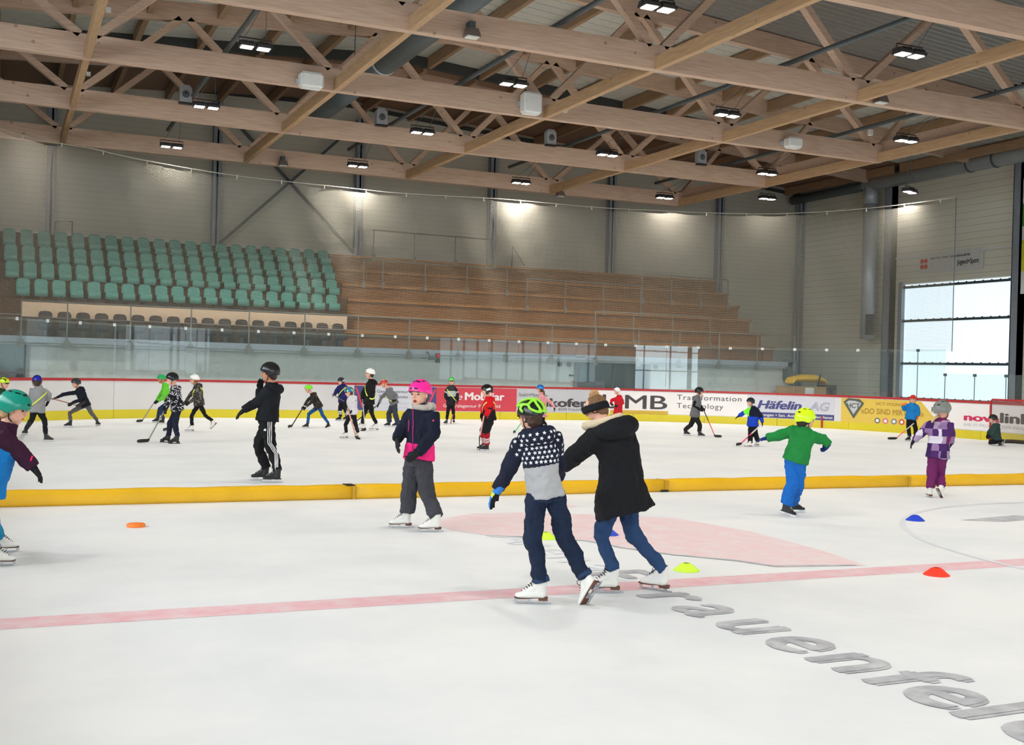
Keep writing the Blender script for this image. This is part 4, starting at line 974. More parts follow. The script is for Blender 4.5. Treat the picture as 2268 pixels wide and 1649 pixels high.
def person(name_label, base, H, head, neck, pel, tf, aL, aR, kL, kR, fL, fR, jacket, pants, helmet=None, pf=None, hem=-.12, fat=1.0, armw=1.0, legw=(.062, .047, .038),            skates=('hockey', 'black'), gloves=(30, 30, 32), gl_len=.105, hood=None, hair=None, face=True, skin=None, jrule=None, prule=None, sash=None, vox=None, stars=None,
           hemflare=1.0, collar=None, pony=None, sleeve_cut=None, extra=None, mid=None, cuffs=None, glove_mats=None, hr=1.0, near=False):
    """joints are (x, y, d): direction of the joint in the picture and depth offset in metres from the person's own standing distance"""
    g = ground(*base); root = empty('person', (g.x, g.y, 0), name_label, 'person')
    gh = V((g.x, g.y, 0)); ey = gh.normalized(); ex = V((ey.y, -ey.x, 0)); D0 = gh.length; O = V((g.x, g.y, 0)); Z = V((0, 0, 1))
    vox = vox or (max(.0062, min(.0085, D0*.0006)) if near else max(.0085, min(.016, D0*.00062)))
    def J(p):
        x, y = p[0], p[1]; d = p[2] if len(p) > 2 else 0.0
        r = ray(x, y); t = (D0+d)/r.dot(ey); return V((0, 0, EYE))+r*t-O
    def dirv(a): return ex*math.cos(math.radians(a))+ey*math.sin(math.radians(a))
    h, n, p = J(head), J(neck), J(pel)
    spine = (n-p); su = spine.normalized()
    fwdT = dirv(tf); fwdT = (fwdT-su*fwdT.dot(su)).normalized(); latT = fwdT.cross(su).normalized()      # to the person's right
    fwdP = dirv(pf if pf is not None else tf); fwdP = (fwdP-Z*fwdP.dot(Z)).normalized(); latP = fwdP.cross(Z).normalized()
    mm = J(mid) if mid else None
    def sp(t):
        if mm is None or t < 0 or t > 1: return p+spine*t
        return p*(1-t)**2+mm*(2*t*(1-t))+n*t*t
    def lat_at(t):
        k = max(0, min(1, t)); return (latP*(1-k)+latT*k).normalized()
    # ---- torso of the garment
    tab = [(-.35, .104*hemflare, .086*hemflare), (-.12, .098*(1+(hemflare-1)*.5), .083*(1+(hemflare-1)*.5)), (.1, .092, .079), (.4, .085, .071), (.7, .093, .073), (.84, .091, .066), (.93, .07, .054), (1.0, .05, .045), (1.05, .042, .042)]
    def rad(t, k=1.0):
        a, b = interp(tab, t); return (a*H*fat*k, b*H*fat*k)
    shR = sp(.86)+latT*.084*H*fat**.5; shL = sp(.86)-latT*.084*H*fat**.5
    el = {'L': J(aL[0]), 'R': J(aR[0])}; wr = {'L': J(aL[1]), 'R': J(aR[1])}; tip = {'L': J(aL[2]), 'R': J(aR[2])}
    sh = {'L': shL, 'R': shR}
    # ---- legs and feet
    feet = {}
    Lf = .165*H
    for s, f in (('L', fL), ('R', fR)):
        if len(f) == 3:
            q = ground(f[0], f[1])-O; F_ = dirv(f[2]); U = Z.copy()
        else:
            q = J((f[0], f[1], f[3])); a = math.radians(f[4]); F0 = dirv(f[2]); F_ = F0*math.cos(a)+Z*math.sin(a); U = Z*math.cos(a)-F0*math.sin(a)
            if len(f) > 5:
                b = math.radians(f[5]); S_ = F_.cross(U); U = U*math.cos(b)+S_*math.sin(b)
        S_ = U.cross(F_).normalized()
        M = Matrix((F_, S_, U)).transposed().to_4x4(); M.translation = q
        feet[s] = (M, q+U*(.64*Lf)-F_*(.25*Lf))
    hip = {'L': p-latP*.04*H, 'R': p+latP*.04*H}
    knee = {'L': J(kL), 'R': J(kR)}
    # ---- body: one continuous skin surface
    hh = H*(.158 if H < 1.5 else .14)*hr
    ya, pi_ = head[3] if len(head) > 3 else tf, head[4] if len(head) > 4 else 0
    f0 = dirv(ya); a = math.radians(pi_); hf = f0*math.cos(a)+Z*math.sin(a); hu = Z*math.cos(a)-f0*math.sin(a); hl = hf.cross(hu)
    mb = MB(); K = .66/fat**.7
    mb.tube([sp(t) for t in (-.1, .1, .4, .7, .9, 1.0)], [(rad(t, K)) for t in (-.1, .1, .4, .7, .9, 1.0)], 14, [lat_at(t) for t in (-.1, .1, .4, .7, .9, 1.0)])
    mb.tube([sp(.9), n+su*.01, h-hu*.22*hh-hf*.05*hh, h], [.04*H, .036*H, .034*H, .04*H], 12)
    for s in 'LR':
        mb.tube([sh[s], el[s], wr[s], lerp(wr[s], tip[s], .45)], [.03*H, .022*H, .0145*H, .013*H], 10)
        mb.tube([hip[s], knee[s], feet[s][1], feet[s][0] @ V((-.27*Lf, 0, .4*Lf))], [.03*H, min(.03, legw[1]*.72)*H, min(.02, legw[2]*.6)*H, .012*H], 10)
    mb.ball(h+hu*.1*hh-hf*.04*hh, (.37*hh, .43*hh, .42*hh), hl, hf, hu, 20, 12)
    mb.ball(h-hu*.16*hh+hf*.09*hh, (.29*hh, .32*hh, .32*hh), hl, hf, hu, 16, 10)
    mb.ball(h-hu*.38*hh+hf*.22*hh, (.13*hh, .13*hh, .1*hh), hl, hf, hu, 12, 8)          # chin
    mb.tube([h+hu*.1*hh+hf*.36*hh, h-hu*.06*hh+hf*.47*hh, h-hu*.1*hh+hf*.42*hh], [.04*hh, .065*hh, .05*hh], 8)      # nose
    for s_ in (-1, 1):
        mb.ball(h+hl*(.37*hh*s_)-hu*.02*hh, (.05*hh, .08*hh, .13*hh), hl, hf, hu, 10, 8)
        mb.ball(h+hl*(.15*hh*s_)-hu*.12*hh+hf*.245*hh, (.12*hh, .1*hh, .12*hh), hl, hf, hu, 10, 8)     # cheeks
    sk = skin or SKIN
    body = link('body', remesh(mb, vox*(.62 if face else 1), 2), sk, root)
    if face:
        EY = mat('eye_dark', rgb(52, 38, 34), .3); LIP = mat('lips', rgb(176, 92, 88), .5); BR = mat('eyebrow', rgb(110, 80, 58), .8)
        for s_ in (-1, 1):
            mb = MB(); mb.ball(h+hl*(.155*hh*s_)+hu*.05*hh+hf*.365*hh, (.055*hh, .04*hh, .03*hh), hl, hf, hu, 10, 6); mb.build('eye', EY, body, True)
            mb = MB(); mb.ball(h+hl*(.16*hh*s_)+hu*.14*hh+hf*.36*hh, (.085*hh, .035*hh, .014*hh), hl, hf, hu, 10, 6); mb.build('eyebrow', BR, body, True)
        mb = MB(); mb.ball(h-hu*.23*hh+hf*.375*hh, (.09*hh, .045*hh, .035*hh if face != 'open' else .075*hh), hl, hf, hu, 12, 8); mb.build('mouth', LIP if face != 'open' else mat('open_mouth', rgb(120, 44, 44), .5), body, True)
    # ---- jacket
    jm = [jacket] if not isinstance(jacket, (list, tuple)) else list(jacket)
    ts = [hem, lerp(hem, .1, .5), .1, .25, .4, .55, .7, .8, .88, .95, 1.0, 1.06, 1.12]
    mb = MB(); mb.tube([sp(t) for t in ts], [rad(t) for t in ts], 24, [lat_at(t) for t in ts])
    for s in 'LR':
        a_ = armw*H
        if sleeve_cut: mb.tube([sh[s]-(sh[s]-sp(.8))*.5, sh[s], lerp(sh[s], el[s], .22)], [.04*a_, .045*a_, .042*a_], 12)
        else: mb.tube([sh[s]-(sh[s]-sp(.82))*.5, sh[s], lerp(sh[s], el[s], .5), el[s], lerp(el[s], wr[s], .5), wr[s]], [.04*a_, .045*a_, .04*a_, .038*a_, .034*a_, .029*a_], 14)
    if hood is None or hood is True:
        pts = []; 
        for i in range(9):
            t = -1+2*i/8; pts.append(sp(.97)+latT*(.065*H*math.sin(t*1.9))-fwdT*(.062*H*math.cos(t*1.9))+su*(.01*H-.018*H*math.cos(t*1.9)))
        mb.tube(pts, [.018*H, .026*H, .033*H, .04*H, .043*H, .04*H, .033*H, .026*H, .018*H], 12)
    jme = remesh(mb, vox, 2, .028*H if near else .024*H, .075*H)
    J_ = link('jacket', jme, jm, root)
    if jrule:
        mi = []
        segs = [(s, sh[s], el[s], wr[s]) for s in 'LR']; sl2 = spine.length_squared
        for f in jme.polygons:
            c = f.center; t = (c-p).dot(spine)/sl2; ax = sp(t); r = c-ax
            u = r.dot(lat_at(t))/(rad(t)[0]+1e-6); v = r.dot(lat_at(t).cross(su))/(rad(t)[1]+1e-6)
            arm = ''; st = 0; dT = (u*u+v*v)**.5 if -.4 < t < 1.1 else 9
            for s, a0, b0, c0 in segs:
                for k_, (q0, q1) in enumerate(((a0, b0), (b0, c0))):
                    e_ = q1-q0; w = max(0, min(1, (c-q0).dot(e_)/e_.length_squared)); dd = (c-(q0+e_*w)).length/(.05*H)
                    if dd < 1.35 and dd < dT and (dT > 1.05 or dd < .9): arm = s; st = (k_+w)/2; dT = dd
            mi.append(jrule(t, u, v, arm, st, c))
        jme.polygons.foreach_set('material_index', mi)
    if stars:
        bvh = BVHTree.FromObject(J_, bpy.context.evaluated_depsgraph_get()); vs = []; fs = []
        for i in range(7):
            t = .54+.078*i
            for j in range(19):
                an = 2*PI*(j+.5*(i % 2))/19; d = lat_at(t)*math.cos(an)+(-fwdT)*math.sin(an)
                q = sp(t)+d*.6; hit = bvh.ray_cast(q, -d)
                if not hit[0]: continue
                c, nn = hit[0], hit[1]
                if (c-sp(t)).length > .185: continue
                a1 = su.cross(nn).normalized(); b1 = nn.cross(a1); r_ = .0155; o_ = len(vs)
                ro = random.uniform(-.4, .4); 
                for sx, sy in STARPTS: vs.append(c+nn*.003+a1*(r_*(sx*math.cos(ro)-sy*math.sin(ro)))+b1*(r_*(sx*math.sin(ro)+sy*math.cos(ro))))
                vs.append(c+nn*.005); fs += [(o_+k_, o_+(k_+1) % 10, o_+10) for k_ in range(10)]
        mb = MB(); mb.add(vs, fs, len(jm)); sm = mb.mesh('stars'); jme.materials.append(mat('star_white', rgb(232, 232, 236), .8))
        bm = bmesh.new(); bm.from_mesh(jme); bm.from_mesh(sm); bm.to_mesh(jme); bm.free()
    if sleeve_cut:
        for s in 'LR':
            mb = MB(); a_ = armw*H
            mb.tube([lerp(sh[s], el[s], .05), lerp(sh[s], el[s], .5), el[s], lerp(el[s], wr[s], .5), wr[s]], [.038*a_, .036*a_, .036*a_, .032*a_, .028*a_], 14)
            link('sleeve', remesh(mb, vox, 1, .012*H, .08*H), sleeve_cut, root)
    if collar:
        mb = MB(); pts = [n+su*.012*H+(latT*math.cos(k*PI/8)*.05*H)+(fwdT*math.sin(k*PI/8)*.05*H) for k in range(17)]
        mb.tube(pts, .021*H, 10); link('collar', remesh(mb, vox*.8, 1), collar, root)
    # ---- trousers
    pm = [pants] if not isinstance(pants, (list, tuple)) else list(pants)
    mb = MB(); t_ = (-.13, -.02, .1, .2)
    mb.tube([sp(t) for t in t_], [(rad(t, .8/fat**.5)[0]*(.8 if t < -.1 else 1), rad(t, .88/fat**.5)[1]*(.8 if t < -.1 else 1)) for t in t_], 18, [lat_at(t) for t in t_])
    a0, a1, a2 = [x*H*.92 for x in legw]
    for s in 'LR':
        an = feet[s][1]; mb.tube([hip[s], lerp(hip[s], knee[s], .5), knee[s], lerp(knee[s], an, .5), an, an-(knee[s]-an).normalized()*.03*Lf], [a0, lerp(a0, a1, .45), a1, lerp(a1, a2, .6), a2, a2], 16)
    pme = remesh(mb, vox, 2, .028*H if near else .022*H, .055*H)
    P_ = link('trousers', pme, pm, root)
    if prule:
        mi = []
        for f in pme.polygons:
            c = f.center; best = min('LR', key=lambda s: min((c-lerp(hip[s], knee[s], w)).length for w in (0, .5, 1))+min((c-lerp(knee[s], feet[s][1], w)).length for w in (0, .5, 1)))
            k_, an = knee[best], feet[best][1]; e_ = an-k_; w = (c-k_).dot(e_)/e_.length_squared
            mi.append(prule(best, w, c))
        pme.polygons.foreach_set('material_index', mi)
    # ---- skates
    for s in 'LR': skate(root, feet[s][0], skates[0], skates[1], Lf)
    # ---- gloves with five fingers
    gm = glove_mats or (cloth(gloves, .7) if gloves else sk)
    for s in 'LR':
        w0, d = wr[s], (tip[s]-wr[s]); Lg = gl_len*H; d.normalize()
        pn = (p+spine*.4-w0); pn = pn-d*pn.dot(d)
        if pn.length < .01: pn = fwdT-d*fwdT.dot(d)
        pn.normalize(); sd = d.cross(pn).normalized(); thumb = 1 if sd.dot(fwdT) > 0 else -1
        mb = MB(); pc = w0+d*.3*Lg
        mb.tube([w0-(wr[s]-el[s]).normalized()*.4*Lg, w0, pc, w0+d*.52*Lg], [(.25*Lg, .25*Lg), (.22*Lg, .2*Lg), (.27*Lg, .15*Lg), (.26*Lg, .12*Lg)], 14, sd)
        for i, ln in enumerate((.42, .5, .47, .36)):
            b0 = w0+d*.48*Lg+sd*((-.195+.13*i)*Lg*thumb*-1); c1 = b0+d*(ln*.45*Lg)+pn*.05*Lg+sd*((i-1.5)*-.02*Lg*thumb); c2 = b0+d*(ln*.85*Lg)+pn*.16*Lg+sd*((i-1.5)*-.03*Lg*thumb)
            mb.tube([b0-d*.1*Lg, b0, c1, c2], [.066*Lg, .07*Lg, .064*Lg, .05*Lg], 8)
        tb = w0+d*.18*Lg+sd*(.2*Lg*thumb); mb.tube([tb-sd*.08*Lg*thumb, tb, tb+d*.2*Lg+sd*.1*Lg*thumb+pn*.05*Lg, tb+d*.36*Lg+sd*.1*Lg*thumb+pn*.14*Lg], [.08*Lg, .085*Lg, .07*Lg, .055*Lg], 8)
        gme = remesh(mb, min(vox, (.036 if near else .05)*Lg), 1); GL = link('glove' if gloves else 'hand', gme, gm, root)
        if glove_mats and len(glove_mats) > 1:
            gme.polygons.foreach_set('material_index', [2 if (f.normal.dot(pn) > .25 and (f.center-w0).dot(d) > .15*Lg) else (1 if .18*Lg < (f.center-w0).dot(d) < .36*Lg else 0) for f in gme.polygons])
        if cuffs:
            mb = MB(); mb.tube([w0-d*.12*Lg, w0+d*.02*Lg], [.036*H, .034*H], 14); mb.build('cuff', cuffs, root)
    # ---- hair
    if hair:
        hm = mat('hair_%02x%02x%02x' % hair, rgb(*hair), .6, 0, .3, 30, .6, 60); mb = MB()
        mb.ball(h+hu*.1*hh-hf*.1*hh, (.41*hh, .43*hh, .45*hh), hl, hf, hu, 20, 12); mb.ball(h-hu*.12*hh-hf*.2*hh, (.36*hh, .25*hh, .34*hh), hl, hf, hu, 16, 10)
        hair_o = link('hair', remesh(mb, vox*.8, 1, .012, .03), hm, root)
        if pony:
            mb = MB(); b0 = h-hu*.15*hh-hf*.38*hh; mb.tube([b0, b0-hf*.18*hh-hu*.1*hh, b0-hf*.2*hh-hu*.6*hh, b0-hf*.05*hh-hu*(1.1*pony)*hh], [.08*hh, .12*hh, .13*hh, .04*hh], 12)
            link('ponytail', remesh(mb, vox*.7, 1, .01, .03), hm, hair_o)
    # ---- helmet
    if helmet:
        kind, hc = helmet[0], helmet[1]; hm = gloss(hc); dark = mat('vent_dark', rgb(20, 20, 22), .6); acc = gloss(helmet[2]) if len(helmet) > 2 else dark
        a_, b_, c_ = (.475*hh, .565*hh, .54*hh); C_ = h+hu*.14*hh-hf*.03*hh
        nT, nP = (112, 52) if near else (64, 30); grid = []; mi = []
        def rim(th):
            cf = math.cos(th)                          # 1 = front
            fr_, bk_, er_ = {'skate': (.46, .62, .02), 'bike': (.46, .57, .0), 'ski': (.47, .68, .09), 'hockey': (.47, .68, .06)}[kind]
            ear = math.exp(-(cf/.35)**2)
            return (lerp(fr_, bk_, (1-cf)/2)+er_*ear)*PI
        for i in range(nP+1):
            rowv = []
            for j in range(nT):
                th = 2*PI*j/nT; ph = rim(th)*i/nP; k = 1.0
                if kind == 'bike': k = 1.0+.035*math.cos(ph*2)
                z = math.cos(ph); q = math.sin(ph) if ph < PI/2 else 1-(1-math.sin(ph))*.55; bb = b_*(1.0+(.06 if math.cos(th) < 0 else .0))
                rowv.append((th, ph, C_+hu*(c_*z*k)+hf*(bb*q*math.cos(th)*k)+hl*(a_*q*math.sin(th)*k)))
            grid.append(rowv)
        def vent(th, ph):
            t = (th+PI) % (2*PI)-PI
            if kind == 'bike':
                x = math.sin(th)*math.sin(ph); y = math.cos(th)*math.sin(ph)
                for cx in (-.62, -.22, .22, .62):
                    if abs(x-cx) < .105 and (abs(y-.38) < .3 or abs(y+.42) < .33): return True
                return False
            for vt, vp in ((.5, .62), (-.5, .62), (0, .5), (1.3, .55), (-1.3, .55), (2.2, .6), (-2.2, .6), (.28, 1.25), (-.28, 1.25), (2.7, 1.1), (-2.7, 1.1)):
                if abs((t-vt))*math.sin(ph) < .17 and abs(ph-vp) < .075: return kind != 'plain'
            return False
        vs = [g_[2] for r_ in grid for g_ in r_]; fs = []; inner = len(vs)
        for i in range(nP):
            for j in range(nT):
                a0_ = i*nT+j; b0_ = i*nT+(j+1) % nT
                fs.append((a0_, a0_+nT, b0_+nT, b0_)); th, ph, _ = grid[i][j]
                ph2 = (ph+grid[i+1][j][1])/2; th2 = th+PI/nT
                mi.append(1 if vent(th2, ph2) else (2 if len(helmet) > 3 and helmet[3](th2, ph2) else 0))
        vs += [C_+(q-C_)*.86 for q in vs[nP*nT:(nP+1)*nT]]
        for j in range(nT): fs.append((nP*nT+j, inner+j, inner+(j+1) % nT, nP*nT+(j+1) % nT)); mi.append(1)
        vs.append(C_+hu*.1*hh); fs += [(inner+j, len(vs)-1, inner+(j+1) % nT) for j in range(nT)]; mi += [1]*nT
        me = bpy.data.meshes.new('helmet'); me.from_pydata(vs, [], fs); me.polygons.foreach_set('material_index', mi); me.update()
        bm = bmesh.new(); bm.from_mesh(me); bmesh.ops.recalc_face_normals(bm, faces=bm.faces); bm.to_mesh(me); bm.free()
        ho = link('helmet', me, [hm, dark, acc], root, True)
        if kind in ('skate', 'bike', 'ski'):
            mb = MB()
            for s_ in (-1, 1):
                mb.tube([C_+hl*(a_*.93*s_)-hu*.08*hh, h+hl*(.34*hh*s_)-hu*.3*hh+hf*.05*hh, h-hu*.5*hh+hf*.18*hh], .016*hh*1.6, 6)
            mb.build('chin_strap', mat('strap_dark', rgb(40, 40, 42), .8), ho)
        if kind == 'bike' or (kind == 'ski' and len(helmet) > 2):
            mb = MB(); mb.tube([C_+hf*(b_*.93*math.cos(t))+hl*(a_*.95*math.sin(t))-hu*.0*hh for t in [-.9+.2*i for i in range(10)]], [(.04*hh, .015*hh)]*10, 8, hu); mb.build('visor', hm if kind == 'ski' else dark, ho)
        if kind == 'hockey':
            mb = MB(); mb.ball(h+hl*(.44*hh)-hu*.1*hh, (.07*hh, .16*hh, .2*hh), hl, hf, hu, 12, 8); mb.ball(h-hl*(.44*hh)-hu*.1*hh, (.07*hh, .16*hh, .2*hh), hl, hf, hu, 12, 8); mb.build('ear_guard', hm, ho, True)
            if len(helmet) > 2:
                for s_ in (-1, 1):
                    mb = MB(); mb.tube([C_+hl*(a_*1.02*s_)+hf*.12*hh-hu*.02*hh, C_+hl*(a_*1.03*s_)-hf*.3*hh+hu*.12*hh], [(.02*hh, .1*hh)]*2, 8, hl)
                    mb.build('side_mark', acc, ho)
    # ---- neon sash
    if sash:
        sd_ = sash[1]; pts = []
        for i in range(33):
            th = 2*PI*i/32; t = .52+.36*math.cos(th-(0 if sd_ > 0 else PI)); a_, b_ = rad(t, 1.09)
            pts.append(sp(t)+lat_at(t)*(a_*math.cos(th)*1.0)+fwdT*(b_*math.sin(th)))
        mb = MB(); mb.tube(pts, [(.011*H, .005*H)]*33, 8, [ (su) ]*33, cap=False); mb.build('sash', sash[0], root)
    info = dict(root=root, J=J, O=O, D0=D0, sp=sp, lat=lat_at, fwd=fwdT, su=su, h=h, hh=hh, hf=hf, hu=hu, hl=hl, jacket=J_, pants=P_, knee=knee, hip=hip, feet=feet, wr=wr, tip=tip, ex=ex, ey=ey, rad=rad, H=H, hairy=None)
    if extra: extra(info)
    return info

def ribbon(info, garment, pts, width, m, name, off=.009):
    """a strip sewn on a garment, following picture directions pts; each side lies on the cloth"""
    bvh = BVHTree.FromObject(garment, bpy.context.evaluated_depsgraph_get()); E0 = V((0, 0, EYE))-info['O']; L_ = []; 
    n = len(pts); prev = None
    for i, (x, y) in enumerate(pts):
        x0, y0 = pts[max(i-1, 0)]; x1, y1 = pts[min(i+1, n-1)]; dx, dy = x1-x0, y1-y0; l = math.hypot(dx, dy); nx, ny = -dy/l*width/2, dx/l*width/2
        a = bvh.ray_cast(E0, ray(x+nx, y+ny).normalized()); b = bvh.ray_cast(E0, ray(x-nx, y-ny).normalized())
        if a[0] is None or b[0] is None:
            continue
        L_.append((a[0]+a[1]*off, b[0]+b[1]*off))
    if len(L_) < 2: return
    vs = [q for ab in L_ for q in ab]; fs = [(2*i, 2*i+1, 2*i+3, 2*i+2) for i in range(len(L_)-1)]
    mb = MB(); mb.add(vs, fs); return mb.build(name, m, garment, fix=False)
def line(a, b, n): return [(lerp(a[0], b[0], i/n), lerp(a[1], b[1], i/n)) for i in range(n+1)]

def stick(info, top, heel, toe, label, c1=(60, 58, 58), c2=None, cb=(40, 38, 38)):
    """hockey stick: top = (x, y, d) end of shaft, heel and toe on the ice"""
    J = info['J']; O = info['O']
    a = J(top)+O
    def gp(q):
        if len(q) > 2: return J(q)+O
        return ground(q[0], q[1], .01)
    b, c = gp(heel), gp(toe)
    r = empty('hockey_stick', (b.x, b.y, 0), label, 'hockey stick'); o = V((b.x, b.y, 0)); a, b, c = a-o, b-o, c-o
    d = (a-b).normalized(); bl = (c-b).normalized(); L_ = min((c-b).length, .3); c = b+bl*L_
    mb = MB(); m_ = lerp(b+d*.06+V((0, 0, .02)), a, .5); mb.tube([b+d*.05+V((0, 0, .015)), m_, a], [(.011, .016)]*3, 8, bl); mi = mat('stick_%02x%02x%02x' % c1, rgb(*c1), .4)
    if c2:
        mb = MB(); mb.tube([b+d*.05+V((0, 0, .015)), m_], [(.011, .016)]*2, 8, bl); lo = mb.build('shaft', mat('stick_%02x%02x%02x' % c2, rgb(*c2), .4), r)
        mb = MB(); mb.tube([m_, a], [(.011, .016)]*2, 8, bl); mb.build('shaft', mi, r)
    else: mb.build('shaft', mi, r)
    mb = MB(); sd = V((0, 0, 1)).cross(bl).normalized(); pts = [b+d*.07, b+V((0, 0, .035)), b+bl*.35*L_+V((0, 0, .035))+sd*.01, b+bl*.8*L_+V((0, 0, .036))+sd*.03, c+V((0, 0, .036))+sd*.04]
    mb.tube(pts, [(.012, .02), (.009, .034), (.007, .036), (.006, .035), (.004, .022)], 10, sd); mb.build('blade', mat('blade_%02x%02x%02x' % cb, rgb(*cb), .6), r, True)
BLACKC = cloth((26, 26, 29)); NAVYC = cloth((30, 34, 52)); JEANS = cloth((27, 38, 60)); JEANL = cloth((44, 68, 104)); GREYC = cloth((166, 166, 168))
NEON = mat('neon_band', rgb(214, 226, 90), .6); WHITEC = cloth((224, 224, 226)); HIVIS = cloth((220, 238, 110))
# ---- the two skaters holding on to each other
def boy_rule(t, u, v, arm, st, c):
    if arm: return 0
    return 1 if t < .47 else 0
def boy_extra(i):
    m = gloss((150, 222, 60)); h, hh, hf, hu, hl = i['h'], i['hh'], i['hf'], i['hu'], i['hl']; C_ = h+hu*.14*hh-hf*.03*hh
    ho = [o for o in bpy.data.objects if o.parent == i['root'] and o.name.startswith('helmet')][0]
    def S(th, ph, k=1.06): return C_+hu*(.58*hh*math.cos(ph)*k)+hf*(.62*hh*math.sin(ph)*math.cos(th)*k)+hl*(.5*hh*math.sin(ph)*math.sin(th)*k)
    mb = MB()
    for sgn in (-1, 1):
        for path in ([(2.55, 1.5), (2.2, 1.3), (2.1, 1.0), (2.4, .75), (2.9, .6)], [(2.9, .6), (2.75, .95), (2.85, 1.25), (3.0, 1.5)], [(2.1, 1.0), (1.6, .9), (1.1, .95), (.5, .9)], [(2.55, 1.5), (2.85, 1.58), (3.1, 1.5)],
                     [(2.9, .6), (2.2, .35), (.9, .5), (.35, .95)], [(1.6, .9), (1.5, 1.2), (1.7, 1.45)]):
            pts = [S(sgn*a, b) for a, b in path]; q = []
            for x, y in zip(pts[:-1], pts[1:]): q += [lerp(x, y, k/3) for k in range(3)]
            q.append(pts[-1]); q = [C_+(z-C_)*(S(0, PI/2).length*0+1) for z in q]
            mb.tube(q, .058*hh, 8)
    me = remesh(mb, .006, 1); link('green_ribs', me, m, ho)
    sm = cloth((58, 74, 100))
    for pts in (line((1180, 1106), (1212, 1110), 6), line((1212, 1110), (1206, 1130), 4), line((1226, 1108), (1244, 1104), 4), line((1208, 1112), (1211, 1140), 5)):
        ribbon(i, i['pants'], pts, 1.3, sm, 'seam', .007)
    for s in 'LR':
        an = i['feet'][s][1]; d = (i['knee'][s]-an).normalized(); mb = MB(); mb.tube([an-d*.01, an+d*.005, an+d*.035], [.056, .06, .055], 18); link('rolled_cuff', remesh(mb, .008, 1, .012, .04), cloth((44, 62, 92)), i['pants'])
boy = person('boy skater in green and black bike helmet, starred navy and grey hoodie and jeans', (1235, 1336), 1.5,
    (1174, 925, 0, 140, -10), (1187, 960, 0), (1208, 1092, 0), 100, [(1126, 1040, .05), (1104, 1083, .1), (1086, 1114, .12)], [(1238, 1030, .16), (1238, 1056, .3), (1230, 1066, .38)],
    (1180, 1192, -.02), (1250, 1185, .05), (1178, 1336, 182), (1312, 1322, 150, -.05, -58, 20), [cloth((28, 32, 50)), GREYC], JEANS, ('bike', (30, 34, 30)),
    hr=.86, hem=-.07, fat=.92, armw=.98, legw=(.054, .046, .037), skates=('figure', 'white'), hood=True, hair=(70, 48, 36), jrule=boy_rule, stars=True, collar=cloth((28, 32, 50)),
    glove_mats=[cloth((60, 130, 210)), cloth((200, 222, 80)), cloth((28, 28, 30))], gl_len=.115, near=True, extra=boy_extra)
def woman_extra(i):
    h, hh, hf, hu, hl = i['h'], i['hh'], i['hf'], i['hu'], i['hl']
    ha = [o for o in bpy.data.objects if o.parent == i['root'] and o.name.startswith('hair')][0]
    mb = MB(); c = h+hu*.55*hh-hf*.2*hh; mb.ball(c, .19*hh, n=14, k=10); mb.ball(c+hl*.1*hh+hu*.04*hh, .15*hh, n=12, k=8); mb.ball(c-hl*.11*hh+hf*.05*hh, .15*hh, n=12, k=8)
    link('hair_bun', remesh(mb, .008, 1, .014, .02), mat('hair_bun', rgb(176, 134, 90), .6, 0, .4, 40, .6, 60), ha)
    mb = MB(); mb.tube([h+hu*.06*hh+hl*(.47*hh*math.cos(t))+hf*(.5*hh*math.sin(t))-hu*.08*hh*math.sin(t)*-1 for t in [2*PI*k/24 for k in range(25)]], [(.17*hh, .06*hh)]*25, 10, hu)
    link('headband', remesh(mb, .008, 1), BLACKC, i['root'])
    s, r, su, f, H = i['sp'], i['lat'](1), i['su'], i['fwd'], i['H']
    mb = MB(); pts = [s(.99)+r*(.085*H*math.sin(a))-f*(.085*H*math.cos(a))+su*.03*H for a in [-2.2+.3*k for k in range(15)]]
    mb.tube(pts, .022*H, 10); link('fleece_lining', remesh(mb, .009, 1, .01, .02), cloth((206, 188, 160)), i['jacket'])
    mb = MB(); pts = [s(.93)+r*(.1*H*math.sin(a))-f*(.115*H*math.cos(a)) for a in [-1.6+.32*k for k in range(11)]]
    mb.tube(pts, [.025*H, .034*H, .042*H, .048*H, .051*H, .052*H, .051*H, .048*H, .042*H, .034*H, .025*H], 14); link('hood', remesh(mb, .012, 2, .015, .08), BLACKC, i['jacket'])
woman = person('woman skater bending forward in long black padded coat, hair in a bun', (1392, 1308), 1.56,
    (1320, 905, .05, 168, -28), (1338, 946, 0), (1372, 1078, 0), 135, [(1283, 1000, -.02), (1248, 1030, .1), (1236, 1048, .16)], [(1300, 985, .3), (1262, 1015, .34), (1244, 1025, .36)],
    (1331, 1190, -.05), (1402, 1182, .08), (1338, 1312, 190), (1450, 1306, 150), BLACKC, JEANL, None, pf=150, hem=-.42, fat=1.3, armw=1.3, legw=(.054, .042, .034), skates=('figure', 'white'),
    hr=.86, gloves=(30, 30, 32), hood=True, hair=(120, 88, 60), hemflare=1.22, near=True, mid=(1385, 990, 0), extra=woman_extra)
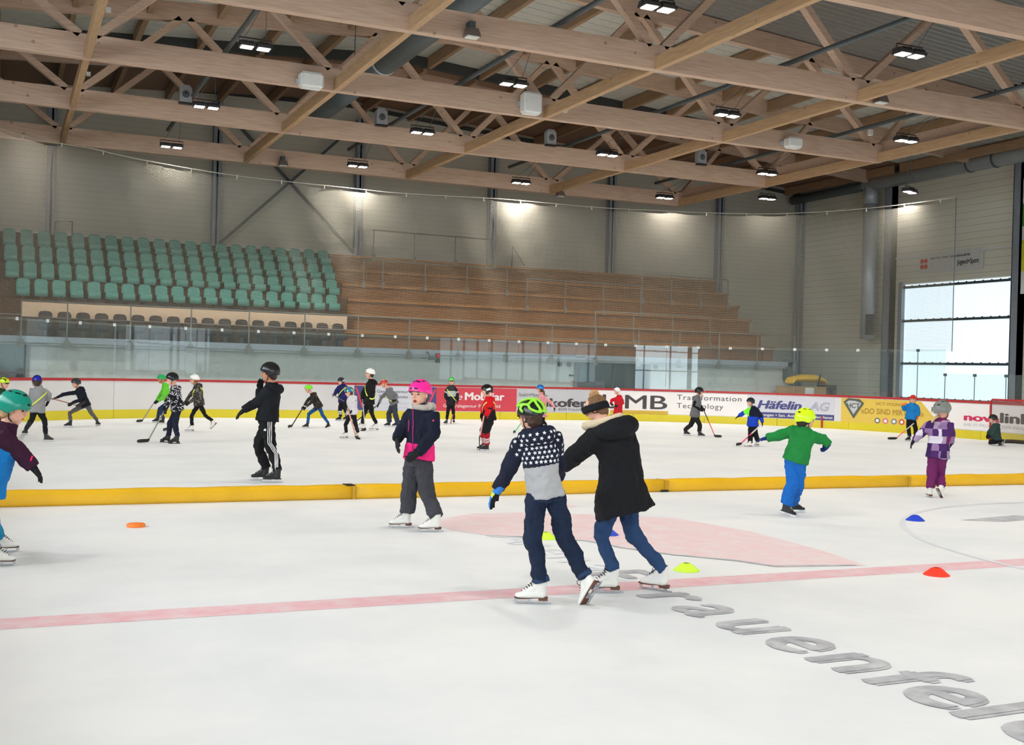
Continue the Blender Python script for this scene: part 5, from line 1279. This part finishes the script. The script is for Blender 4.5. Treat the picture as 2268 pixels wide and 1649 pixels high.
# ---- girl with the pink helmet
def pink_rule(t, u, v, arm, st, c):
    if arm: return 0
    if t < .33: return 2
    if t < .74 and v > -.1 and abs(u) < .8: return 1
    return 0
def pink_extra(i):
    m = cloth((150, 40, 110)); ribbon(i, i['jacket'], line((916, 906), (915, 1004), 22), 2.2, m, 'zip')
    ribbon(i, i['jacket'], [(907, 930), (907, 942), (906, 955)], 2.6, m, 'pocket_zip')
    ribbon(i, i['jacket'], [(958, 931), (961.5, 931)], 3.2, cloth((240, 60, 130)), 'badge')
    s, r, su, f, H = i['sp'], i['lat'](1), i['su'], i['fwd'], i['H']
    mb = MB(); pts = [s(1.04)+r*(.05*H*math.cos(a))+f*(.05*H*math.sin(a)) for a in [2*PI*k/18 for k in range(19)]]
    mb.tube(pts, .022*H, 10); pts = [s(1.03)+r*(.062*H*math.sin(a))-f*(.062*H*math.cos(a))+su*.012*H for a in [-1.8+.3*k for k in range(13)]]; mb.tube(pts, .03*H, 10)
    link('fleece_hood', remesh(mb, .009, 1, .01, .03), cloth((176, 168, 160)), i['root'])
person('laughing girl in bright pink helmet, navy and pink jacket and dark trousers', (922, 1170), 1.47,
    (930, 874, 0, 236, -4), (936, 906, 0), (927, 1018, 0), 232, [(960, 962, -.12), (925, 1003, -.22), (900, 1020, -.24)], [(890, 952, .04), (881, 974, -.04), (880, 993, -.08)],
    (945, 1090, -.04), (906, 1088, .06), (953, 1177, 190), (888, 1168, 186), [cloth((24, 28, 44)), cloth((44, 58, 80)), cloth((246, 44, 128))], cloth((62, 62, 68)), ('skate', (242, 44, 150)),
    hem=.02, fat=1.2, armw=1.25, legw=(.068, .058, .054), skates=('figure', 'white'), face='open', jrule=pink_rule, hood=False, near=True, extra=pink_extra)
# ---- man in black
def man_extra(i):
    for k in (-3.6, 0, 3.6):
        ribbon(i, i['pants'], line((597+k, 932), (597+k, 980), 8)+line((599+k, 984), (609+k*.9, 1000), 3)+line((611+k*.8, 1004), (613+k*.7, 1040), 6), 1.5, WHITEC, 'white_stripe')
    ribbon(i, i['pants'], [(585, 951), (590, 951)], 5, WHITEC, 'logo')
    mb = MB(); q = i['tip']['R']; mb.tube([q, q+V((0, 0, .05))-i['ex']*.01], .014, 8); mb.build('whistle', BLACKM, i['root'])
person('man in black jacket, black helmet and black track trousers with three white stripes', (590, 1064), 1.66,
    (597, 826, 0, 168, -4), (601, 855, 0), (592, 930, 0), 168, [(566, 893, -.05), (540, 908, -.08), (524, 922, -.1)], [(572, 880, .28), (576, 862, .22), (577, 846, .2)],
    (600, 992, -.08), (572, 990, .08), (603, 1068, 183), (577, 1063, 184), cloth((24, 27, 32)), cloth((22, 22, 24)), ('ski', (28, 28, 30)), hem=-.02, fat=1.16, armw=1.15,
    legw=(.064, .048, .042), skates=('hockey', 'black'), near=True, prule=None, extra=man_extra, skin=SKIN2, hair=(50, 36, 30))
# ---- child in green jacket
person('child with lime helmet, green jacket, blue trousers and arms spread wide', (1752, 1142), 1.26,
    (1784, 930, 0, 28, -6), (1781, 952, 0), (1762, 1018, 0), 72, [(1723, 964, .02), (1698, 970, .02), (1678, 974, .02)], [(1822, 972, .08), (1836, 985, .1), (1824, 996, .12)],
    (1755, 1072, -.04), (1767, 1076, .06), (1744, 1141, 338, 0, -12), (1764, 1134, 10), cloth((32, 124, 58)), cloth((24, 98, 180)), ('ski', (206, 240, 30), (206, 240, 30)), hr=1.08,
    hem=-.06, fat=1.3, armw=1.3, legw=(.07, .062, .062), gloves=(30, 50, 110), near=True, hair=(40, 34, 32), collar=cloth((32, 124, 58)))
# ---- child in purple checks
CHK = patterned('purple_checks', [(72, 40, 96), (160, 140, 166), (112, 36, 84), (206, 200, 212), (58, 34, 84), (140, 110, 150)], 10.0, 'grid')
def purple_extra(i):
    mb = MB(); a = i['h']-i['hu']*.3*i['hh']-i['hf']*.25*i['hh']; mb.tube([a, a-i['hf']*.1-V((0, 0, .03)), a-i['hf']*.14-V((0, 0, .09))], [.02, .025, .01], 8)
    mb.build('blond_ponytail', mat('blond', rgb(196, 170, 120), .6), i['root'], True)
person('child seen from behind in purple checked jacket, plum trousers and big grey helmet', (2066, 1100), 1.3,
    (2088, 910, 0, 45, 0), (2084, 932, 0), (2077, 1006, 0), 92, [(2043, 957, 0), (2024, 975, -.02), (2014, 992, -.02)], [(2106, 962, .05), (2106, 982, .1), (2100, 990, .16)],
    (2064, 1050, -.04), (2082, 1048, .05), (2058, 1100, 105), (2079, 1096, 60, -.12, -48), CHK, cloth((104, 36, 88)), ('ski', (118, 122, 116)), hem=-.1, fat=1.3, armw=1.25,
    legw=(.066, .056, .05), skates=('figure', 'white'), near=True, face=False, hr=1.12, extra=purple_extra)
# ---- child cut by the left edge
PLUM = cloth((56, 26, 48))
def left_rule(t, u, v, arm, st, c):
    if arm: return 0
    return 1 if t < .58+.12*u else 0
person('child at the left edge leaning forward in teal helmet, plum and blue jacket', (-10, 1252), 1.42,
    (31, 906, 0, 338, -16), (10, 950, .0), (-34, 1078, 0), 355, [(-6, 1010, .3), (-12, 1045, .3), (-14, 1062, .3)], [(50, 1005, -.06), (74, 1035, -.08), (96, 1064, -.1)],
    (-20, 1165, .1), (-28, 1165, -.1), (8, 1222, 8), (-2, 1252, 352), [PLUM, cloth((24, 118, 190)), cloth((230, 50, 110))], cloth((26, 130, 170)), ('ski', (18, 138, 118), (18, 138, 118)), hem=-.1,
    fat=1.35, armw=1.3, legw=(.064, .052, .048), skates=('figure', 'white'), jrule=left_rule, near=True, hair=(190, 150, 110), extra=lambda i: ribbon(i, i['jacket'], [(67, 1020), (70, 1010), (74, 1000)], 4, cloth((230, 50, 110)), 'pink_mark'))
# ---- the children farther away
CAMO = patterned('dark_camo', [(46, 44, 42), (84, 80, 74), (34, 32, 34), (108, 104, 96)], 16, 'noise')
CAMOB = patterned('brown_camo', [(44, 40, 36), (70, 62, 52), (36, 34, 32)], 14, 'noise')
ZEBRA = patterned('black_white_print', [(24, 24, 28), (206, 204, 212), (26, 26, 30), (24, 24, 28)], 17, 'noise')
FLOWER = patterned('pink_flowers', [(216, 140, 152), (236, 186, 190), (190, 96, 104), (226, 160, 160)], 18, 'noise')
# grey jumper, blue helmet (left)
person('boy from behind in grey jumper with yellow sash, black trousers and dark blue helmet', (92, 975), 1.28, (82, 846, 0, 95, -18), (86, 858, 0), (82, 908, 0), 105,
    [(68, 878, .1), (70, 892, .25), (74, 900, .3)], [(110, 873, 0), (107, 888, .05), (103, 899, .08)], (70, 930, 0), (99, 932, 0), (55, 962, 120), (107, 977, 338), cloth((142, 142, 144)), BLACKC,
    ('bike', (36, 36, 160)), hem=-.1, fat=1.25, hood=False, face=False, sash=(NEON, 1), legw=(.058, .044, .036), hair=(60, 40, 30))
i = person('boy leaning sideways in dark hooded jumper, grey trousers and black helmet near the left boards', (182, 944), 1.25, (168, 849, 0, 205, -8), (175, 861, 0), (190, 897, 0), 222,
    [(176, 886, -.2), (160, 892, -.25), (151, 897, -.25)], [(140, 873, .1), (126, 880, .05), (115, 883, .05)], (203, 915, 0), (154, 914, 0), (217, 942, 300), (151, 945, 188), cloth((28, 32, 42)), cloth((96, 94, 92)),
    ('ski', (54, 54, 56)), hem=-.08, fat=1.1, legw=(.056, .042, .034))
stick(i, (114, 882, .02), (174, 900, -.3), (190, 892, -.3), 'hockey stick held up by the boy leaning sideways at the left', (150, 96, 84))
i = person('child in bright green hooded jacket, green helmet and blue jeans bending forward', (352, 937), 1.2, (357, 840, 0, 186, -6), (364, 852, 0), (374, 892, 0), 178,
    [(362, 880, -.1), (350, 888, -.12), (340, 894, -.14)], [(352, 878, .15), (348, 888, .1), (342, 893, .05)], (356, 908, -.05), (353, 906, .08), (357, 938, 182), (345, 935, 184), cloth((104, 196, 60)), cloth((36, 54, 86)),
    ('skate', (40, 170, 92)), hem=-.1, fat=1.2, skin=SKIN2, sash=(HIVIS, 1))
stick(i, (346, 884, 0), (314, 934), (299, 935), 'hockey stick reaching down left from the bright green jacket', (150, 148, 146))
i = person('boy in black and white patterned jacket, black helmet and dark trousers bending forward', (376, 980), 1.34, (381, 840, 0, 176, -10), (386, 858, 0), (393, 905, 0), 172,
    [(376, 885, -.1), (369, 903, -.12), (363, 918, -.14)], [(372, 882, .2), (366, 900, .15), (362, 914, .1)], (388, 942, -.06), (376, 940, .08), (386, 982, 183), (367, 979, 184), ZEBRA, NAVYC,
    ('ski', (30, 32, 34)), hem=-.1, fat=1.15, skates=('hockey', 'allblack'), legw=(.06, .048, .04), face=False)
stick(i, (366, 906, 0), (327, 979), (291, 981), 'hockey stick with a long pale shaft reaching down left from the patterned jacket', (130, 120, 116))
i = person('girl in white helmet, dark camouflage jacket and black leggings gliding with one leg back', (425, 955), 1.28, (430, 841, 0, 188, -4), (436, 853, 0), (441, 893, 0), 190,
    [(432, 880, -.1), (420, 890, -.12), (412, 896, -.12)], [(420, 876, .15), (412, 888, .12), (406, 894, .1)], (454, 919, -.02), (424, 921, .05), (474, 944, 215, 0, -42), (420, 955, 184), CAMO, BLACKC,
    ('skate', (236, 236, 234)), hem=-.12, fat=1.2, skates=('figure', 'white'), hair=(150, 96, 60), sash=(NEON, -1), legw=(.052, .036, .034))
stick(i, (410, 888, 0), (369, 953), (346, 956), 'hockey stick partly hidden behind the patterned jacket', (60, 58, 58))
i = person('small child in lime helmet, dark jacket with pale sleeves and blue trousers, legs spread', (700, 946), 1.13, (683, 862, 0, 188, -12), (692, 873, 0), (706, 900, 0), 190,
    [(690, 890, -.08), (678, 901, -.1), (669, 910, -.1)], [(680, 888, .12), (673, 900, .1), (666, 907, .05)], (714, 918, -.02), (684, 916, .05), (727, 947, 208, 0, -24), (677, 947, 186), CAMOB, cloth((32, 84, 140)),
    ('skate', (130, 220, 50)), hem=-.12, fat=1.25, legw=(.058, .044, .036), cuffs=WHITEC)
stick(i, (671, 903, 0), (645, 946), (627, 948), 'hockey stick reaching down left from the small child with lime helmet', (64, 60, 60))
def sock_rule(s, w, c): return 1 if (.3 < w < .42 or .5 < w < .6 or .68 < w < .78) else 0
i = person('child in navy ice hockey jersey with yellow sash and striped socks by the boards', (760, 931), 1.24, (755, 845, 0, 222, -4), (758, 853, 0), (761, 886, 0), 232,
    [(772, 868, 0), (766, 884, -.1), (758, 888, -.12)], [(745, 865, .0), (741, 873, -.06), (736, 877, -.1)], (765, 906, 0), (753, 906, 0), (765, 930, 215), (750, 931, 200), cloth((36, 36, 92)), [BLACKC, WHITEC],
    ('hockey', (40, 48, 56), (190, 200, 208)), hem=-.12, fat=1.45, armw=1.3, prule=sock_rule, sash=(NEON, -1), legw=(.066, .056, .042))
stick(i, (735, 872, -.1), (768, 893, -.2), (775, 899, -.25), 'hockey stick held slanting across the navy jersey', (90, 92, 94))
def vest_rule(t, u, v, arm, st, c): return 0
i = person('girl with blue and yellow cycle helmet, white vest and black leggings holding a stick', (776, 970), 1.2, (773, 869, 0, 198, -14), (779, 879, 0), (780, 914, 0), 212,
    [(786, 895, -.03), (782, 908, -.1), (777, 915, -.14)], [(764, 893, .05), (768, 904, -.05), (773, 911, -.12)], (788, 941, 0), (765, 941, 0), (790, 968, 250), (762, 970, 198), cloth((208, 204, 206)), BLACKC,
    ('bike', (40, 120, 190), (206, 230, 60), lambda th, ph: abs(math.sin(th*3)) < .35), hem=-.1, fat=1.3, sleeve_cut=BLACKC, skates=('figure', 'white'), hair=(76, 44, 34), hood=True, legw=(.054, .04, .034))
stick(i, (770, 903, -.12), (789, 972, -.3), (794, 976, -.4), 'pinkish hockey stick held upright by the girl with the white vest', (206, 150, 136))
i = person('tall girl in white helmet, black jacket with neon strap and black leggings', (815, 953), 1.58, (819, 828, 0, 190, 0), (822, 844, 0), (818, 890, 0), 200,
    [(827, 868, -.05), (815, 882, -.14), (808, 888, -.16)], [(805, 868, .08), (802, 884, .02), (803, 891, -.02)], (824, 918, 0), (806, 916, 0), (828, 953, 187), (796, 952, 190), cloth((28, 27, 27)), BLACKC,
    ('skate', (238, 238, 234)), hem=-.1, fat=1.05, skates=('figure', 'white'), hair=(60, 40, 32), sash=(HIVIS, 1), legw=(.05, .036, .03))
stick(i, (803, 884, -.05), (809, 953, -.2), (797, 960, -.2), 'white hockey stick held straight down by the tall girl', (206, 204, 200))
i = person('child in grey hooded jumper, orange red helmet and wide grey trousers bent forward', (866, 944), 1.24, (850, 850, 0, 190, -14), (860, 862, 0), (873, 892, 0), 192,
    [(879, 876, -.05), (876, 886, -.12), (868, 888, -.2)], [(845, 879, .1), (839, 893, .08), (835, 901, .06)], (875, 916, -.04), (861, 916, .06), (876, 944, 186), (858, 944, 187), cloth((112, 112, 116)), cloth((58, 62, 74)),
    ('bike', (214, 70, 50), (236, 220, 210), lambda th, ph: .5 < ph < .8), hem=-.1, fat=1.25, legw=(.068, .062, .062), sash=(NEON, 1))
stick(i, (839, 895, .06), (783, 938), (762, 941), 'hockey stick reaching far down left from the child in grey', (70, 68, 68))
def band_rule(t, u, v, arm, st, c):
    if arm: return 1 if .32 < st < .5 else 2
    return 1 if .42 < t < .74 else (2 if t < .42 else 0)
i = person('child facing the camera in light green helmet and dark grey striped jacket, before red advert', (998, 938), 1.3, (1000, 845, 0, 268, -2), (1000, 856, 0), (999, 893, 0), 270,
    [(1013, 870, 0), (1014, 886, -.05), (1012, 894, -.08)], [(987, 870, 0), (987, 881, -.08), (991, 888, -.12)], (1004, 913, -.02), (992, 912, 0), (1005, 937, 275), (987, 939, 240), [cloth((56, 56, 58)), cloth((176, 178, 182)), cloth((36, 36, 40))], BLACKC,
    ('bike', (110, 214, 112)), hem=-.1, fat=1.15, jrule=band_rule, sash=(NEON, 1), legw=(.054, .042, .034))
stick(i, (1011, 888, -.08), (998, 937), (990, 942), 'pink hockey stick in front of the red advert', (196, 110, 110))
def red_rule(t, u, v, arm, st, c):
    if arm: return 1 if .38 < st < .52 else 0
    return 1 if t < .45 else 0
def red_socks(s, w, c): return 0 if w < -.02 else (2 if (.42 < w < .5 or .56 < w < .64 or .70 < w < .78) else 1)
i = person('child in red ice hockey shirt, black padded trousers and red socks with white stripes', (1070, 999), 1.31, (1078, 866, 0, 186, -2), (1082, 882, 0), (1084, 926, 0), 190,
    [(1084, 905, -.1), (1076, 920, -.12), (1070, 932, -.12)], [(1072, 902, .12), (1068, 916, .08), (1066, 926, .02)], (1077, 956, -.05), (1070, 954, .08), (1073, 998, 188), (1067, 996, 188), [cloth((204, 24, 34)), BLACKC],
    [BLACKC, cloth((170, 24, 34)), WHITEC], ('hockey', (26, 24, 26), (226, 226, 226)), hem=-.1, fat=1.25, armw=1.15, jrule=red_rule, prule=red_socks, sash=(mat('orange_sash', rgb(232, 186, 110), .7), -1), legw=(.076, .062, .046), gl_len=.125)
stick(i, (1072, 920, -.14), (1062, 972, -.3), (1058, 1001), 'pale hockey stick held down in front of the red socks', (220, 160, 160))
i = person('girl in pink flowered jacket, blue helmet and long ponytail behind the boy', (1200, 950), 1.25, (1196, 862, 0, 180, 0), (1200, 874, 0), (1203, 915, 0), 165,
    [(1187, 884, -.02), (1184, 894, -.05), (1183, 902, -.05)], [(1222, 892, .02), (1228, 903, .0), (1229, 917, .0)], (1204, 932, 0), (1201, 932, .05), (1205, 951, 185), (1196, 950, 185), FLOWER, BLACKC,
    ('bike', (40, 132, 214)), hem=-.2, fat=1.1, hood=False, hair=(76, 40, 34), pony=.9, sash=(NEON, 1), legw=(.05, .038, .034))
stick(i, (1184, 893, -.05), (1140, 958), (1118, 962), 'green hockey stick reaching down left behind the boy', (84, 190, 120))
person('child in red jacket and white helmet in front of the large advert letters', (1366, 936), 1.2, (1366, 866, 0, 208, 0), (1371, 878, 0), (1369, 912, 0), 220,
    [(1380, 892, 0), (1368, 899, -.12), (1360, 898, -.18)], [(1355, 886, .02), (1353, 894, -.1), (1357, 896, -.16)], (1372, 922, 0), (1364, 922, 0), (1372, 937, 205), (1361, 936, 200), cloth((184, 30, 42)), BLACKC,
    ('ski', (226, 232, 236)), hem=-.25, fat=1.4, armw=1.25, legw=(.05, .038, .034))
i = person('boy looking right in black helmet, grey vest with black sleeves and black trousers', (1540, 965), 1.3, (1549, 868, 0, 2, -4), (1545, 879, 0), (1539, 918, 0), 352,
    [(1550, 897, .12), (1555, 903, .08), (1560, 907, .05)], [(1537, 898, -.1), (1549, 906, -.12), (1557, 909, -.1)], (1530, 941, .03), (1550, 941, -.02), (1521, 963, 335), (1553, 967, 350), cloth((104, 104, 106)), cloth((34, 32, 34)),
    ('hockey', (34, 34, 36), (60, 60, 62)), hem=-.14, fat=1.25, sleeve_cut=BLACKC, legw=(.064, .054, .046), near=False)
stick(i, (1556, 902, -.1), (1584, 968), (1596, 969), 'red and black hockey stick in front of the boy with the grey vest', (62, 50, 52), (206, 90, 100))
def jb_rule(t, u, v, arm, st, c):
    if arm == 'R': return 1 if st < .5 else 2
    if arm == 'L': return 0 if st < .5 else 2
    if t < .52: return 2
    return 1 if u > .25 else 0
i = person('child in navy, blue and neon green jacket with dark helmet and white skates', (1667, 987), 1.12, (1662, 891, 0, 212, -2), (1668, 903, 0), (1667, 942, 0), 232,
    [(1686, 923, .0), (1688, 935, -.02), (1689, 944, -.03)], [(1647, 914, .04), (1636, 921, .0), (1627, 927, -.02)], (1674, 964, -.02), (1662, 963, .03), (1676, 987, 240), (1657, 989, 205), [cloth((24, 28, 48)), cloth((130, 240, 60)), cloth((28, 66, 184))], BLACKC,
    ('ski', (34, 44, 46)), hem=-.05, fat=1.35, armw=1.3, jrule=jb_rule, skates=('figure', 'white'), legw=(.062, .056, .054))
stick(i, (1688, 938, -.04), (1638, 986), (1619, 988), 'white and pink hockey stick held by the child in neon green and blue', (220, 214, 204), (230, 84, 120))
i = person('child in blue jumper, red helmet and orange gloves facing the camera before the yellow advert', (2020, 975), 1.26, (2022, 885, 0, 262, -2), (2021, 895, 0), (2018, 926, 0), 266,
    [(2034, 910, 0), (2033, 922, -.04), (2031, 931, -.06)], [(2002, 906, -.05), (1999, 897, -.12), (2006, 891, -.15)], (2028, 949, 0), (2012, 949, 0), (2029, 975, 290), (2011, 976, 225), cloth((30, 118, 184)), BLACKC,
    ('skate', (216, 50, 38)), hem=-.08, fat=1.35, armw=1.2, gloves=(226, 92, 48), legw=(.062, .05, .042))
stick(i, (2024, 937, -.2), (1983, 973), (1963, 973), 'pink and white hockey stick beside the child in the blue jumper', (190, 186, 180), (220, 110, 100))
person('child kneeling on the ice in dark green jacket and black helmet beside the goal', (2204, 986), 1.22, (2199, 928, 0, 190, -4), (2204, 940, 0), (2206, 971, 0), 198,
    [(2202, 958, -.1), (2194, 965, -.15), (2188, 969, -.18)], [(2192, 955, .1), (2188, 963, .05), (2184, 969, .0)], (2193, 981, -.15), (2190, 979, .08), (2219, 986, 210, .05, -70), (2224, 981, 215, .2, -70), cloth((46, 64, 62)), BLACKC,
    ('ski', (36, 34, 36)), hem=-.1, fat=1.35, armw=1.2, legw=(.058, .046, .04), gloves=(26, 26, 28))
person('child with neon yellow helmet and green top partly hidden at the left edge', (4, 960), 1.3, (9, 850, 0, 330, -6), (4, 864, 0), (0, 908, 0), 320,
    [(16, 885, .05), (16, 900, .1), (16, 908, .1)], [(-8, 885, 0), (-6, 902, -.1), (-2, 908, -.1)], (4, 935, 0), (-6, 935, 0), (6, 960, 330), (-6, 962, 320), cloth((30, 70, 44)), BLACKC,
    ('bike', (208, 240, 50)), hem=-.1, fat=1.15, sash=(NEON, -1))
